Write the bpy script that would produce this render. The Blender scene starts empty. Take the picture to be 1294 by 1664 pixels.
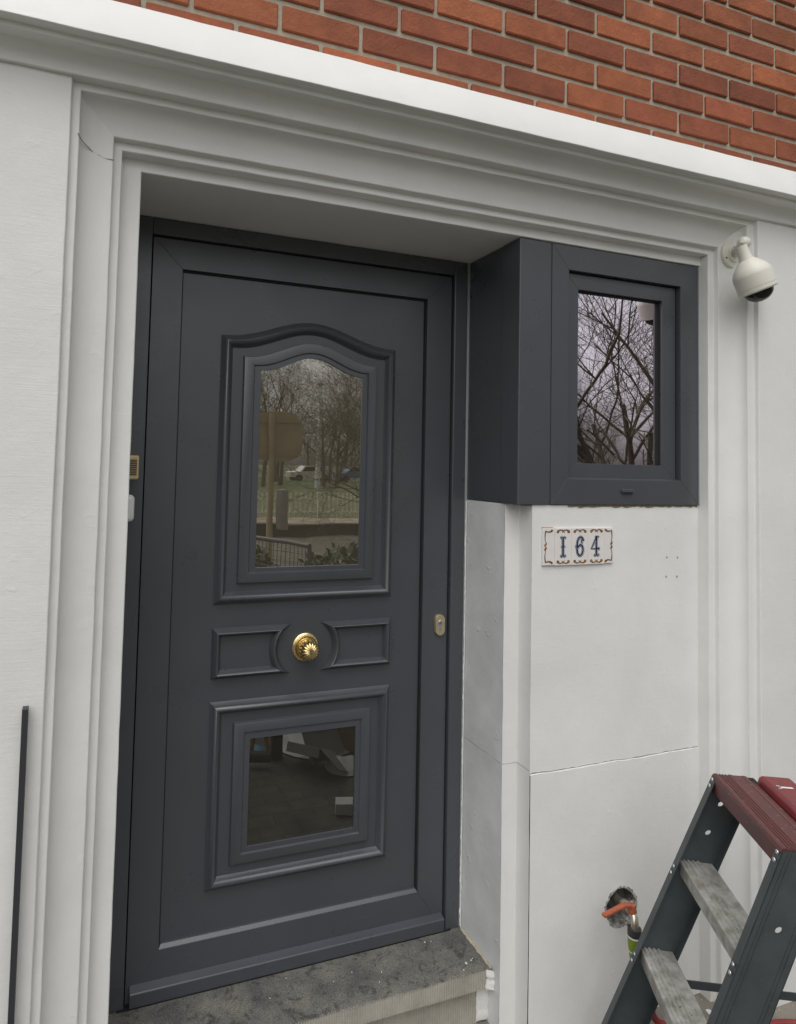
import bpy, bmesh, math, random
from mathutils import Vector, Matrix, noise
random.seed(7)
R = math.radians
scene = bpy.context.scene
C = scene.collection

# ------------------------------------------------------------------ camera
CAM = Vector((-0.0952, -1.5741, 1.4135)); YAW, PITCH, ROLL = 0.35487, 0.04972, 0.02426
cam = bpy.data.cameras.new('camera'); camo = bpy.data.objects.new('camera', cam); C.objects.link(camo)
cam.sensor_fit = 'VERTICAL'; cam.sensor_height = 24.0; cam.lens = 24.0 * 1085.89 / 1664
cam.shift_x = (647 - 542.83) / 1664; cam.shift_y = (701.48 - 832) / 1664
cam.clip_start = 0.05; cam.clip_end = 3000
fw = Vector((math.sin(YAW) * math.cos(PITCH), math.cos(YAW) * math.cos(PITCH), math.sin(PITCH)))
rt = Vector((math.cos(YAW), -math.sin(YAW), 0)); up = rt.cross(fw)
r2 = rt * math.cos(ROLL) + up * math.sin(ROLL); u2 = up * math.cos(ROLL) - rt * math.sin(ROLL)
camo.matrix_world = Matrix(((r2.x, u2.x, -fw.x, CAM.x), (r2.y, u2.y, -fw.y, CAM.y), (r2.z, u2.z, -fw.z, CAM.z), (0, 0, 0, 1)))
scene.camera = camo

# ------------------------------------------------------------------ light: overcast day
SUN_EL, SUN_AZ = R(60), R(208)          # azimuth clockwise from +y
w = bpy.data.worlds.new('World'); scene.world = w; w.use_nodes = True
wn = w.node_tree; wn.nodes.clear()
sky = wn.nodes.new('ShaderNodeTexSky'); sky.sky_type = 'NISHITA'; sky.sun_disc = False
sky.sun_elevation = SUN_EL; sky.sun_rotation = SUN_AZ; sky.dust_density = 4.0; sky.air_density = 1.0; sky.ozone_density = 1.0
hs = wn.nodes.new('ShaderNodeHueSaturation'); hs.inputs['Saturation'].default_value = 0.12
bg = wn.nodes.new('ShaderNodeBackground'); bg.inputs['Strength'].default_value = 0.13
wo = wn.nodes.new('ShaderNodeOutputWorld')
wn.links.new(sky.outputs[0], hs.inputs['Color']); wn.links.new(hs.outputs[0], bg.inputs['Color']); wn.links.new(bg.outputs[0], wo.inputs['Surface'])
sl = bpy.data.lights.new('sun', 'SUN'); sl.energy = 0.95; sl.angle = R(80); sl.color = (1.0, 0.985, 0.96)
so = bpy.data.objects.new('sun', sl); C.objects.link(so)
sdir = Vector((math.sin(SUN_AZ) * math.cos(SUN_EL), math.cos(SUN_AZ) * math.cos(SUN_EL), math.sin(SUN_EL)))
so.rotation_euler = (-sdir).to_track_quat('-Z', 'Y').to_euler()
vs = scene.view_settings
vs.view_transform = 'Standard'; vs.look = 'None'; vs.exposure = 0.12; vs.gamma = 1.0; vs.use_curve_mapping = False
scene.cycles.max_bounces = 8; scene.cycles.diffuse_bounces = 4; scene.cycles.glossy_bounces = 4

# ------------------------------------------------------------------ materials
def mat(name, color, rough=0.5, metal=0.0, var=0.0, vscale=6.0, vcol=None, bump=0.0, bscale=120.0, bump2=0.0, b2scale=14.0, spec=0.5, speck=None, lumps=0.0, brush=0.0, vdetail=5):
    m = bpy.data.materials.new(name); m.use_nodes = True
    nt = m.node_tree; b = nt.nodes['Principled BSDF']
    b.inputs['Base Color'].default_value = (*color, 1); b.inputs['Roughness'].default_value = rough
    b.inputs['Metallic'].default_value = metal; b.inputs['Specular IOR Level'].default_value = spec
    tc = nt.nodes.new('ShaderNodeTexCoord')
    geo = nt.nodes.new('ShaderNodeNewGeometry')
    last = None
    def N(scale, detail=5, rough_=0.6):
        n = nt.nodes.new('ShaderNodeTexNoise'); n.inputs['Scale'].default_value = scale
        n.inputs['Detail'].default_value = detail; n.inputs['Roughness'].default_value = rough_
        nt.links.new(geo.outputs['Position'], n.inputs['Vector']); return n
    if var > 0:
        n = N(vscale, vdetail, 0.7 if vdetail > 5 else 0.6); rp = nt.nodes.new('ShaderNodeValToRGB')
        rp.color_ramp.elements[0].position = 0.35 if vdetail <= 5 else 0.43; rp.color_ramp.elements[1].position = 0.68 if vdetail <= 5 else 0.57
        c2 = vcol or tuple(c * (1 - var) for c in color)
        rp.color_ramp.elements[0].color = (*c2, 1); rp.color_ramp.elements[1].color = (*color, 1)
        nt.links.new(n.outputs['Fac'], rp.inputs['Fac']); last = rp.outputs['Color']
        if speck:
            n2 = N(speck[0], 3); r2_ = nt.nodes.new('ShaderNodeValToRGB')
            r2_.color_ramp.elements[0].position = speck[1]; r2_.color_ramp.elements[1].position = speck[1] + (0.05 if speck[0] > 20 else 0.22)
            r2_.color_ramp.elements[0].color = (0, 0, 0, 1); r2_.color_ramp.elements[1].color = (1, 1, 1, 1)
            nt.links.new(n2.outputs['Fac'], r2_.inputs['Fac'])
            mx = nt.nodes.new('ShaderNodeMix'); mx.data_type = 'RGBA'
            nt.links.new(r2_.outputs['Color'], mx.inputs['Factor']); nt.links.new(last, mx.inputs[6]); mx.inputs[7].default_value = (*speck[2], 1)
            last = mx.outputs[2]
        nt.links.new(last, b.inputs['Base Color'])
    if bump > 0 or bump2 > 0:
        n = N(bscale, 3); n2 = N(b2scale, 4)
        m1 = nt.nodes.new('ShaderNodeMath'); m1.operation = 'MULTIPLY'; m1.inputs[1].default_value = bump
        m2 = nt.nodes.new('ShaderNodeMath'); m2.operation = 'MULTIPLY_ADD'; m2.inputs[1].default_value = bump2
        nt.links.new(n.outputs['Fac'], m1.inputs[0]); nt.links.new(n2.outputs['Fac'], m2.inputs[0]); nt.links.new(m1.outputs[0], m2.inputs[2])
        top_ = m2.outputs[0]
        if lumps:            # sparse paint runs and lumps
            vo = nt.nodes.new('ShaderNodeTexVoronoi'); vo.inputs['Scale'].default_value = 1.0
            wm = nt.nodes.new('ShaderNodeTexNoise'); wm.inputs['Scale'].default_value = 60; nt.links.new(geo.outputs['Position'], wm.inputs['Vector'])
            wa = nt.nodes.new('ShaderNodeMix'); wa.data_type = 'RGBA'; wa.blend_type = 'LINEAR_LIGHT'; wa.inputs['Factor'].default_value = 0.022; nt.links.new(geo.outputs['Position'], wa.inputs[6]); nt.links.new(wm.outputs['Color'], wa.inputs[7])
            vm = nt.nodes.new('ShaderNodeMapping'); vm.inputs['Scale'].default_value = (15, 15, 24); nt.links.new(wa.outputs[2], vm.inputs['Vector']); nt.links.new(vm.outputs[0], vo.inputs['Vector'])
            mr = nt.nodes.new('ShaderNodeMapRange'); mr.inputs[1].default_value = 0.0; mr.inputs[2].default_value = 0.22; mr.inputs[3].default_value = lumps; mr.inputs[4].default_value = 0.0
            sx_ = nt.nodes.new('ShaderNodeSeparateColor'); nt.links.new(vo.outputs['Color'], sx_.inputs[0])
            gt = nt.nodes.new('ShaderNodeMath'); gt.operation = 'GREATER_THAN'; gt.inputs[1].default_value = 0.66; nt.links.new(sx_.outputs[0], gt.inputs[0])
            ml = nt.nodes.new('ShaderNodeMath'); ml.operation = 'MULTIPLY'; nt.links.new(vo.outputs['Distance'], mr.inputs[0]); nt.links.new(mr.outputs[0], ml.inputs[0]); nt.links.new(gt.outputs[0], ml.inputs[1])
            ad = nt.nodes.new('ShaderNodeMath'); ad.operation = 'ADD'; nt.links.new(top_, ad.inputs[0]); nt.links.new(ml.outputs[0], ad.inputs[1]); top_ = ad.outputs[0]
        if brush:            # fine lying brush strokes
            mp_ = nt.nodes.new('ShaderNodeMapping'); mp_.inputs['Scale'].default_value = (14, 14, 420); nt.links.new(geo.outputs['Position'], mp_.inputs['Vector'])
            nb_ = nt.nodes.new('ShaderNodeTexNoise'); nb_.inputs['Scale'].default_value = 1.0; nt.links.new(mp_.outputs[0], nb_.inputs['Vector'])
            ma = nt.nodes.new('ShaderNodeMath'); ma.operation = 'MULTIPLY_ADD'; ma.inputs[1].default_value = brush; nt.links.new(nb_.outputs['Fac'], ma.inputs[0]); nt.links.new(top_, ma.inputs[2]); top_ = ma.outputs[0]
        bp = nt.nodes.new('ShaderNodeBump'); bp.inputs['Strength'].default_value = 1.0; bp.inputs['Distance'].default_value = 0.001
        nt.links.new(top_, bp.inputs['Height']); nt.links.new(bp.outputs['Normal'], b.inputs['Normal'])
    return m

def glass_mat(name, refl, tint, base):
    m = bpy.data.materials.new(name); m.use_nodes = True; nt = m.node_tree
    b = nt.nodes['Principled BSDF']; out = nt.nodes['Material Output']
    b.inputs['Base Color'].default_value = (*base, 1); b.inputs['Roughness'].default_value = 0.3; b.inputs['Specular IOR Level'].default_value = 0
    g = nt.nodes.new('ShaderNodeBsdfGlossy'); g.inputs['Roughness'].default_value = 0.0; g.inputs['Color'].default_value = (*tint, 1)
    f = nt.nodes.new('ShaderNodeFresnel'); f.inputs['IOR'].default_value = 1.5
    a = nt.nodes.new('ShaderNodeMath'); a.operation = 'ADD'; a.inputs[1].default_value = refl; a.use_clamp = True
    mx = nt.nodes.new('ShaderNodeMixShader')
    nz = nt.nodes.new('ShaderNodeTexNoise'); nz.inputs['Scale'].default_value = 7; nz.inputs['Detail'].default_value = 1; ge = nt.nodes.new('ShaderNodeNewGeometry'); nt.links.new(ge.outputs['Position'], nz.inputs['Vector'])
    bu = nt.nodes.new('ShaderNodeBump'); bu.inputs['Strength'].default_value = 1.0; bu.inputs['Distance'].default_value = 0.00022; nt.links.new(nz.outputs['Fac'], bu.inputs['Height']); nt.links.new(bu.outputs['Normal'], g.inputs['Normal'])
    nt.links.new(f.outputs[0], a.inputs[0]); nt.links.new(a.outputs[0], mx.inputs[0])
    nt.links.new(b.outputs[0], mx.inputs[1]); nt.links.new(g.outputs[0], mx.inputs[2]); nt.links.new(mx.outputs[0], out.inputs['Surface'])
    return m

M = {}
M['stucco'] = mat('white_stucco', (0.80, 0.80, 0.775), 0.50, var=0.10, vscale=2.6, vdetail=5, speck=(240, 0.755, (0.42, 0.40, 0.36)), bump=0.30, bscale=330, bump2=0.9, b2scale=30, lumps=0.4, brush=0.28)
M['reveal'] = mat('shade_grey_plaster', (0.76, 0.77, 0.76), 0.6, var=0.18, vscale=6, bump=0.4, bscale=200, bump2=1.5, b2scale=22, lumps=1.5)  # shade of the left-facing reveal partly put into this greyer white
M['core'] = mat('dark_backing', (0.30, 0.29, 0.27), 0.9)
M['alu'] = mat('anthracite_powder_coat', (0.064, 0.070, 0.081), 0.30, var=0.12, vscale=2.6, bump=0.16, bscale=1100, spec=0.6)
M['alu'].node_tree.nodes['Principled BSDF'].inputs['Coat Weight'].default_value = 0.45
M['alu'].node_tree.nodes['Principled BSDF'].inputs['Coat Roughness'].default_value = 0.28
def uneven_gloss(m, lo, hi, sc):
    nt = m.node_tree; geo = [n for n in nt.nodes if n.type == 'NEW_GEOMETRY'][0]; n = nt.nodes.new('ShaderNodeTexNoise'); n.inputs['Scale'].default_value = sc; n.inputs['Detail'].default_value = 6
    r = nt.nodes.new('ShaderNodeMapRange'); r.inputs[1].default_value = 0.3; r.inputs[2].default_value = 0.7; r.inputs[3].default_value = lo; r.inputs[4].default_value = hi
    nt.links.new(geo.outputs['Position'], n.inputs['Vector']); nt.links.new(n.outputs['Fac'], r.inputs[0]); nt.links.new(r.outputs[0], nt.nodes['Principled BSDF'].inputs['Roughness'])
uneven_gloss(M['alu'], 0.24, 0.40, 7)
M['gap'] = mat('black_rubber', (0.008, 0.008, 0.009), 0.7)
M['sealant'] = mat('grey_sealant', (0.30, 0.33, 0.33), 0.5)
M['glass_door'] = glass_mat('door_glass', 0.46, (0.96, 0.93, 0.84), (0.10, 0.088, 0.062))  # warm base colour paints a haze of inner reflections over the pane
M['glass_low'] = glass_mat('lower_door_glass', 0.09, (0.95, 0.94, 0.88), (0.022, 0.021, 0.017))  # base colour lifted as a faint painted veil, softens the reflection
M['glass_win'] = glass_mat('window_glass', 0.30, (0.95, 0.86, 0.95), (0.008, 0.008, 0.010))
M['brass'] = mat('polished_brass', (0.86, 0.70, 0.38), 0.2, 1.0, var=0.25, vscale=60, vcol=(0.70, 0.53, 0.25))
M['brass_dull'] = mat('satin_brass', (0.72, 0.60, 0.36), 0.42, 0.8, var=0.15, vscale=80)
M['ivory'] = mat('beige_plastic', (0.58, 0.46, 0.25), 0.45)
M['white_plastic'] = mat('white_plastic', (0.74, 0.74, 0.74), 0.35)
M['cream_plastic'] = mat('cream_camera_housing', (0.70, 0.68, 0.60), 0.42)
M['dome'] = mat('dark_dome', (0.006, 0.006, 0.008), 0.06)
M['tile'] = mat('glazed_tile', (0.76, 0.73, 0.70), 0.14, var=0.03, vscale=30, bump2=1.2, b2scale=30)
M['navy'] = mat('navy_glaze', (0.016, 0.022, 0.075), 0.2)
M['paleblue'] = mat('pale_blue_glaze', (0.62, 0.64, 0.68), 0.2)
M['ochre'] = mat('ochre_glaze', (0.36, 0.19, 0.04), 0.2, var=0.6, vscale=160, vcol=(0.09, 0.035, 0.015))
M['grout'] = mat('terracotta_edge', (0.42, 0.22, 0.13), 0.8)
M['brick'] = mat('orange_brick', (0.42, 0.125, 0.05), 0.8, var=0.30, vscale=14, bump=2.0, bscale=190, bump2=3.0, b2scale=48, speck=(130, 0.70, (0.16, 0.06, 0.035)))
M['brick2'] = mat('red_brick', (0.36, 0.10, 0.045), 0.8, var=0.30, vscale=14, bump=2.0, bscale=190, bump2=3.0, b2scale=48, speck=(130, 0.70, (0.16, 0.06, 0.035)))
def per_brick(m):
    nt = m.node_tree; b = nt.nodes['Principled BSDF']; src = b.inputs['Base Color'].links[0].from_socket
    oi = nt.nodes.new('ShaderNodeObjectInfo'); h = nt.nodes.new('ShaderNodeHueSaturation'); mr = nt.nodes.new('ShaderNodeMapRange'); mr.inputs[3].default_value = 0.68; mr.inputs[4].default_value = 1.12
    nt.links.new(oi.outputs['Random'], mr.inputs[0]); nt.links.new(mr.outputs[0], h.inputs['Value']); nt.links.new(src, h.inputs['Color']); nt.links.new(h.outputs[0], b.inputs['Base Color'])
per_brick(M['brick']); per_brick(M['brick2'])
M['mortar'] = mat('mortar', (0.46, 0.41, 0.32), 0.95, var=0.2, vscale=40, bump=1.5, bscale=200)
M['stone'] = mat('blue_stone', (0.20, 0.19, 0.17), 0.8, bump=2.2, bscale=240, bump2=1.8, b2scale=70)
def stone_nodes(m):
    nt = m.node_tree; b = nt.nodes['Principled BSDF']; geo = [n for n in nt.nodes if n.type == 'NEW_GEOMETRY'][0]
    def noise_ramp(scale, detail, p0, p1, c0, c1, dist=0.0):
        n = nt.nodes.new('ShaderNodeTexNoise'); n.inputs['Scale'].default_value = scale; n.inputs['Detail'].default_value = detail; n.inputs['Roughness'].default_value = 0.7; n.inputs['Distortion'].default_value = dist
        nt.links.new(geo.outputs['Position'], n.inputs['Vector']); r = nt.nodes.new('ShaderNodeValToRGB')
        r.color_ramp.elements[0].position = p0; r.color_ramp.elements[1].position = p1; r.color_ramp.elements[0].color = (*c0, 1); r.color_ramp.elements[1].color = (*c1, 1)
        nt.links.new(n.outputs['Fac'], r.inputs['Fac']); return r.outputs['Color']
    grain = noise_ramp(420, 4, 0.36, 0.64, (0.060, 0.060, 0.062), (0.31, 0.295, 0.26), 0.6)
    worn = noise_ramp(7, 9, 0.38, 0.62, (0.50, 0.52, 0.56), (1.04, 1.02, 0.97))
    spots = noise_ramp(22, 9, 0.37, 0.47, (0.42, 0.42, 0.43), (1, 1, 1), 1.2)
    out = grain
    for c in (worn, spots):
        mx = nt.nodes.new('ShaderNodeMix'); mx.data_type = 'RGBA'; mx.blend_type = 'MULTIPLY'; mx.inputs['Factor'].default_value = 1.0
        nt.links.new(out, mx.inputs[6]); nt.links.new(c, mx.inputs[7]); out = mx.outputs[2]
    nt.links.new(out, b.inputs['Base Color'])
stone_nodes(M['stone'])
M['stone_rib'] = mat('dressed_stone', (0.45, 0.425, 0.365), 0.85, var=0.25, vscale=12, bump=1.2, bscale=200, speck=(90, 0.68, (0.16, 0.15, 0.13)))
M['plaster'] = mat('plaster_smear', (0.72, 0.71, 0.69), 0.85, bump=1.5, bscale=150, bump2=2, b2scale=40)
M['dirt'] = mat('brown_filler', (0.25, 0.20, 0.13), 0.9, var=0.4, vscale=60)
M['ladder'] = mat('slate_ladder_paint', (0.060, 0.073, 0.078), 0.42, var=0.25, vscale=14, bump=0.5, bscale=300, speck=(170, 0.71, (0.20, 0.21, 0.21)))
M['tread'] = mat('dirty_aluminium', (0.56, 0.555, 0.53), 0.42, 0.35, var=0.6, vscale=34, vcol=(0.29, 0.275, 0.235), bump=0.8, bscale=180, bump2=1, b2scale=40, speck=(70, 0.66, (0.10, 0.085, 0.06)))
M['red'] = mat('maroon_plastic', (0.125, 0.030, 0.031), 0.5, var=0.4, vscale=24, vcol=(0.085, 0.032, 0.031), bump=0.7, bscale=260, speck=(110, 0.64, (0.21, 0.14, 0.125)))
M['red2'] = mat('bright_maroon_plastic', (0.20, 0.022, 0.026), 0.35, var=0.2, vscale=20)
M['rivet'] = mat('steel_rivet', (0.55, 0.56, 0.56), 0.3, 0.9)
M['orange'] = mat('orange_lever', (0.44, 0.115, 0.055), 0.55, var=0.3, vscale=60)
M['amber'] = mat('amber_plastic', (0.34, 0.17, 0.03), 0.5)
M['chrome'] = mat('worn_nickel', (0.55, 0.50, 0.41), 0.32, 0.85, var=0.3, vscale=70)
M['rubble_dark'] = mat('broken_render', (0.26, 0.25, 0.23), 0.95, var=0.7, vscale=70, bump=3, bscale=160, bump2=4, b2scale=60)
M['rubble_light'] = mat('scuffed_render', (0.50, 0.49, 0.46), 0.95, var=0.7, vscale=90, bump=2, bscale=200, bump2=3, b2scale=70)
M['pipe'] = mat('grey_rubber_seal', (0.085, 0.088, 0.088), 0.7, var=0.4, vscale=60)
M['lime'] = mat('lime_connector', (0.17, 0.25, 0.012), 0.4)
M['charcoal'] = mat('charcoal_plastic', (0.035, 0.036, 0.036), 0.5)
M['hose'] = mat('red_hose', (0.22, 0.022, 0.020), 0.45)
M['sand'] = mat('sandy_pavement', (0.26, 0.235, 0.195), 0.95, var=0.35, vscale=9, bump=2.0, bscale=120, bump2=3, b2scale=25)
M['darkmetal'] = mat('dark_steel', (0.035, 0.037, 0.042), 0.45)
M['lawn'] = mat('lawn', (0.11, 0.14, 0.05), 0.95, var=0.4, vscale=0.7)
M['hedge'] = mat('hedge_leaf', (0.035, 0.06, 0.018), 0.6, var=0.4, vscale=5)
M['bark'] = mat('bark', (0.15, 0.115, 0.08), 0.9, var=0.4, vscale=6)
M['bark2'] = mat('mossy_bark', (0.13, 0.12, 0.075), 0.9, var=0.4, vscale=4)
M['dark_wall'] = mat('dark_garden_wall', (0.05, 0.046, 0.04), 0.9, var=0.3, vscale=5)
M['cream_paint'] = mat('cream_paint', (0.74, 0.72, 0.64), 0.6)
M['brown_sign'] = mat('brown_sign_back', (0.40, 0.32, 0.20), 0.6, var=0.2, vscale=3)
M['card'] = mat('grey_cardboard', (0.30, 0.28, 0.26), 0.9, var=0.15, vscale=10)
M['card2'] = mat('brown_cardboard', (0.36, 0.25, 0.14), 0.9, var=0.15, vscale=10)
M['sheet'] = mat('crumpled_plastic_sheet', (0.62, 0.63, 0.62), 0.3)
M['block'] = mat('white_block', (0.75, 0.75, 0.73), 0.7)
M['blue'] = mat('blue_bag', (0.08, 0.27, 0.38), 0.5)
M['car_blue'] = mat('blue_car_paint', (0.05, 0.14, 0.35), 0.3)
M['car_white'] = mat('white_car_paint', (0.75, 0.75, 0.75), 0.3)

def paver_mat():
    m = mat('dark_pavers', (0.19, 0.175, 0.15), 0.9, var=0.55, vscale=5, bump=1.5, bscale=80)
    nt = m.node_tree; b = nt.nodes['Principled BSDF']; geo = [n for n in nt.nodes if n.type == 'NEW_GEOMETRY'][0]
    br = nt.nodes.new('ShaderNodeTexBrick'); br.inputs['Scale'].default_value = 1.0
    br.inputs['Brick Width'].default_value = 0.19; br.inputs['Row Height'].default_value = 0.09; br.inputs['Mortar Size'].default_value = 0.004
    br.inputs['Color1'].default_value = (1, 1, 1, 1); br.inputs['Color2'].default_value = (0.75, 0.75, 0.75, 1); br.inputs['Mortar'].default_value = (0.6, 0.57, 0.53, 1)
    nt.links.new(geo.outputs['Position'], br.inputs['Vector'])
    src = b.inputs['Base Color'].links[0].from_socket
    mx = nt.nodes.new('ShaderNodeMix'); mx.data_type = 'RGBA'; mx.blend_type = 'MULTIPLY'; mx.inputs['Factor'].default_value = 1
    nt.links.new(src, mx.inputs[6]); nt.links.new(br.outputs['Color'], mx.inputs[7]); nt.links.new(mx.outputs[2], b.inputs['Base Color'])
    return m
M['pavers'] = paver_mat()

# ------------------------------------------------------------------ mesh helpers
class MB:
    def __init__(s): s.v = []; s.f = []
    def add(s, vs, fs):
        o = len(s.v); s.v += [tuple(p) for p in vs]; s.f += [tuple(i + o for i in f) for f in fs]
    def box(s, x0, x1, y0, y1, z0, z1):
        s.add([(x0, y0, z0), (x1, y0, z0), (x1, y1, z0), (x0, y1, z0), (x0, y0, z1), (x1, y0, z1), (x1, y1, z1), (x0, y1, z1)],
              [(0, 3, 2, 1), (4, 5, 6, 7), (0, 1, 5, 4), (1, 2, 6, 5), (2, 3, 7, 6), (3, 0, 4, 7)])
    def hexa(s, p):      # 8 corners, bottom ring then top ring
        s.add(p, [(0, 3, 2, 1), (4, 5, 6, 7), (0, 1, 5, 4), (1, 2, 6, 5), (2, 3, 7, 6), (3, 0, 4, 7)])
    def loft(s, rings, closed=True, caps=(False, False)):
        n = len(rings[0]); o = len(s.v)
        for r in rings: s.v += [tuple(p) for p in r]
        for i in range(len(rings) - 1):
            for j in range(n if closed else n - 1):
                k = (j + 1) % n
                s.f.append((o + i * n + j, o + i * n + k, o + (i + 1) * n + k, o + (i + 1) * n + j))
        if caps[0]: s.f.append(tuple(o + j for j in reversed(range(n))))
        if caps[1]: s.f.append(tuple(o + (len(rings) - 1) * n + j for j in range(n)))
    def tube(s, pts, rad, n=8, caps=True):
        pts = [Vector(p) for p in pts]; rings = []
        if not hasattr(rad, '__len__'): rad = [rad] * len(pts)
        ref = None
        for i, p in enumerate(pts):
            t = (pts[min(i + 1, len(pts) - 1)] - pts[max(i - 1, 0)]).normalized()
            if ref is None: ref = t.orthogonal().normalized()
            ref = (ref - t * ref.dot(t)); ref = ref.normalized() if ref.length > 1e-6 else t.orthogonal().normalized()
            b = t.cross(ref)
            rings.append([p + (ref * math.cos(2 * math.pi * k / n) + b * math.sin(2 * math.pi * k / n)) * rad[i] for k in range(n)])
        s.loft(rings, True, (caps, caps))
    def lathe(s, prof, origin, axis, n=24, mod=None):   # prof: (r, h)
        axis = Vector(axis).normalized(); a = axis.orthogonal().normalized(); b = axis.cross(a); o = Vector(origin); rings = []
        for r, h in prof:
            rings.append([o + axis * h + (a * math.cos(2 * math.pi * k / n) + b * math.sin(2 * math.pi * k / n)) * (r * (mod(k, h, n) if mod else 1)) for k in range(n)])
        s.loft(rings, True, (True, True))
    def ribbon(s, pts, wd, y, up_=None):                # flat stroke in the xz plane facing -y
        pts = [Vector((p[0], 0, p[1])) for p in pts]; L = []; Rr = []
        if not hasattr(wd, '__len__'): wd = [wd] * len(pts)
        for i, p in enumerate(pts):
            t = (pts[min(i + 1, len(pts) - 1)] - pts[max(i - 1, 0)]); t = t.normalized() if t.length > 0 else Vector((1, 0, 0))
            nrm = Vector((-t.z, 0, t.x)) * wd[i] / 2
            L.append((p.x + nrm.x, y, p.z + nrm.z)); Rr.append((p.x - nrm.x, y, p.z - nrm.z))
        s.loft([L, Rr], False)
    def build(s, name, m, parent=None, bevel=0, smooth=None, seg=2):
        me = bpy.data.meshes.new(name); me.from_pydata(s.v, [], s.f); me.update()
        bm = bmesh.new(); bm.from_mesh(me); bmesh.ops.recalc_face_normals(bm, faces=bm.faces); bm.to_mesh(me); bm.free()
        if smooth is not None:
            me.polygons.foreach_set('use_smooth', [True] * len(me.polygons)); me.set_sharp_from_angle(angle=R(smooth))
        o = bpy.data.objects.new(name, me); C.objects.link(o)
        me.materials.append(M[m] if isinstance(m, str) else m)
        if parent: o.parent = parent; o.matrix_parent_inverse = Matrix.Translation(parent.location).inverted()
        if bevel:
            b = o.modifiers.new('bevel', 'BEVEL'); b.width = bevel; b.segments = seg; b.limit_method = 'ANGLE'; b.angle_limit = R(35)
        return o

def tag(o, label, cat=None, group=None, kind=None):
    if label: o['label'] = label
    if cat: o['category'] = cat
    if group: o['group'] = group
    if kind: o['kind'] = kind
    return o
def thing(name, label, cat, loc=(0, 0, 0), group=None):
    o = bpy.data.objects.new(name, None); C.objects.link(o); o.location = loc; o.empty_display_size = 0.1
    return tag(o, label, cat, group)
def copy_tree(o, parent=None):
    c = o.copy(); C.objects.link(c); c.parent = parent
    for ch in o.children: copy_tree(ch, c)
    return c
def box(name, m, parent, *a, bevel=0.0):
    b = MB(); b.box(*a); return b.build(name, m, parent, bevel)
def wob(p, amp, sc=14.0):
    v = noise.noise_vector(Vector(p) * sc); v2 = noise.noise_vector(Vector(p) * sc * 3.1)
    return (p[0] + (v.x + 0.4 * v2.x) * amp, p[1] + (v.y + 0.4 * v2.y) * amp, p[2] + (v.z + 0.4 * v2.z) * amp)

HL = 2.077; XW = 1.724; XR = 1.0468; D = 0.278; G = -0.165

# ------------------------------------------------------------------ ground
def sheet(name, m, x0, x1, y0, y1, z, nx=1, ny=1):
    b = MB()
    xs = [x0 + (x1 - x0) * i / nx for i in range(nx + 1)]; ys = [y0 + (y1 - y0) * i / ny for i in range(ny + 1)]
    b.loft([[(x, y, z) for x in xs] for y in ys], False)
    o = b.build(name, m); o['kind'] = 'structure'; return o
sheet('lawn', 'lawn', -400, 400, -600, 100, G - 0.012)
sheet('pavement', 'pavers', -30, 40, -12.2, 0.6, G - 0.006)
sheet('sandy_ground', 'sand', 0.9, 3.2, -0.34, 0.3, G, 30, 12)

# ------------------------------------------------------------------ door surround (mitred stucco profile)
prof = [  # xL, zT, xR, b
    (0.0, HL, XW, -0.34), (0.0, HL, XW, 0.0), (-0.044, 2.1055, XW, 0.0), (-0.0445, 2.106, XW, 0.029),
    (-0.063, 2.126, 1.746, 0.029), (-0.0635, 2.1265, 1.7465, 0.046)]
for k in range(1, 9):
    t = k / 8; a = math.sin(t * math.pi / 2); b_ = 1 - math.cos(t * math.pi / 2)
    prof.append((-0.0635 - 0.0705 * a, 2.1265 + 0.0662 * a, 1.7465 + 0.0685 * a, 0.046 + 0.038 * b_))
prof += [(-0.134, 2.1929, 1.815, 0.091), (-0.151, 2.2108, 1.842, 0.091), (-0.152, 2.212, 1.843, 0.106), (-1.3, 2.30, 3.2, 0.106)]
sur = thing('door_surround', 'white painted stucco surround with stepped cove moulding framing the door and window', 'surround', (0.86, 0, G))
def strip(name, f, n, skip=()):
    mb = MB(); rings = []
    for i in range(n + 1):
        t = i / n; rings.append([wob(f(q, t), 0.0008) for k, q in enumerate(prof) if k not in skip])
    mb.loft(rings, False); return mb.build(name, 'stucco', sur, bevel=0.0022, smooth=32)
ease = lambda t: t
strip('jamb', lambda q, t: (q[0], -q[3], (G - 0.2) + (q[1] - (G - 0.2)) * t), 60)
strip('lintel', lambda q, t: (q[0] + (q[2] - q[0]) * t, -q[3], q[1]), 50)
strip('jamb', lambda q, t: (q[2], -q[3], q[1] + (G - 0.2 - q[1]) * t), 60, (1, 2))
box('dark_backing', 'core', sur, -1.3, 3.2, 0.335, 0.6, G - 0.2, 2.3)  # added backing box, keeps light from leaking through facade gaps
# hairline crack where jamb meets lintel on the left, and on the right
cr = MB()
pts = [(-0.138 + 0.076 * t, 2.097 - 0.014 * math.sin(t * 2.2) - 0.012 * t) for t in [i / 14 for i in range(15)]]
cr.tube([wob((x, -0.049 - 0.040 * max(0, ((-x - 0.09) / 0.045)) ** 2 if x < -0.09 else -0.0475, z), 0.002, 60) for x, z in pts], 0.0011, 5)
cr.build('crack', 'core', sur)

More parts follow.
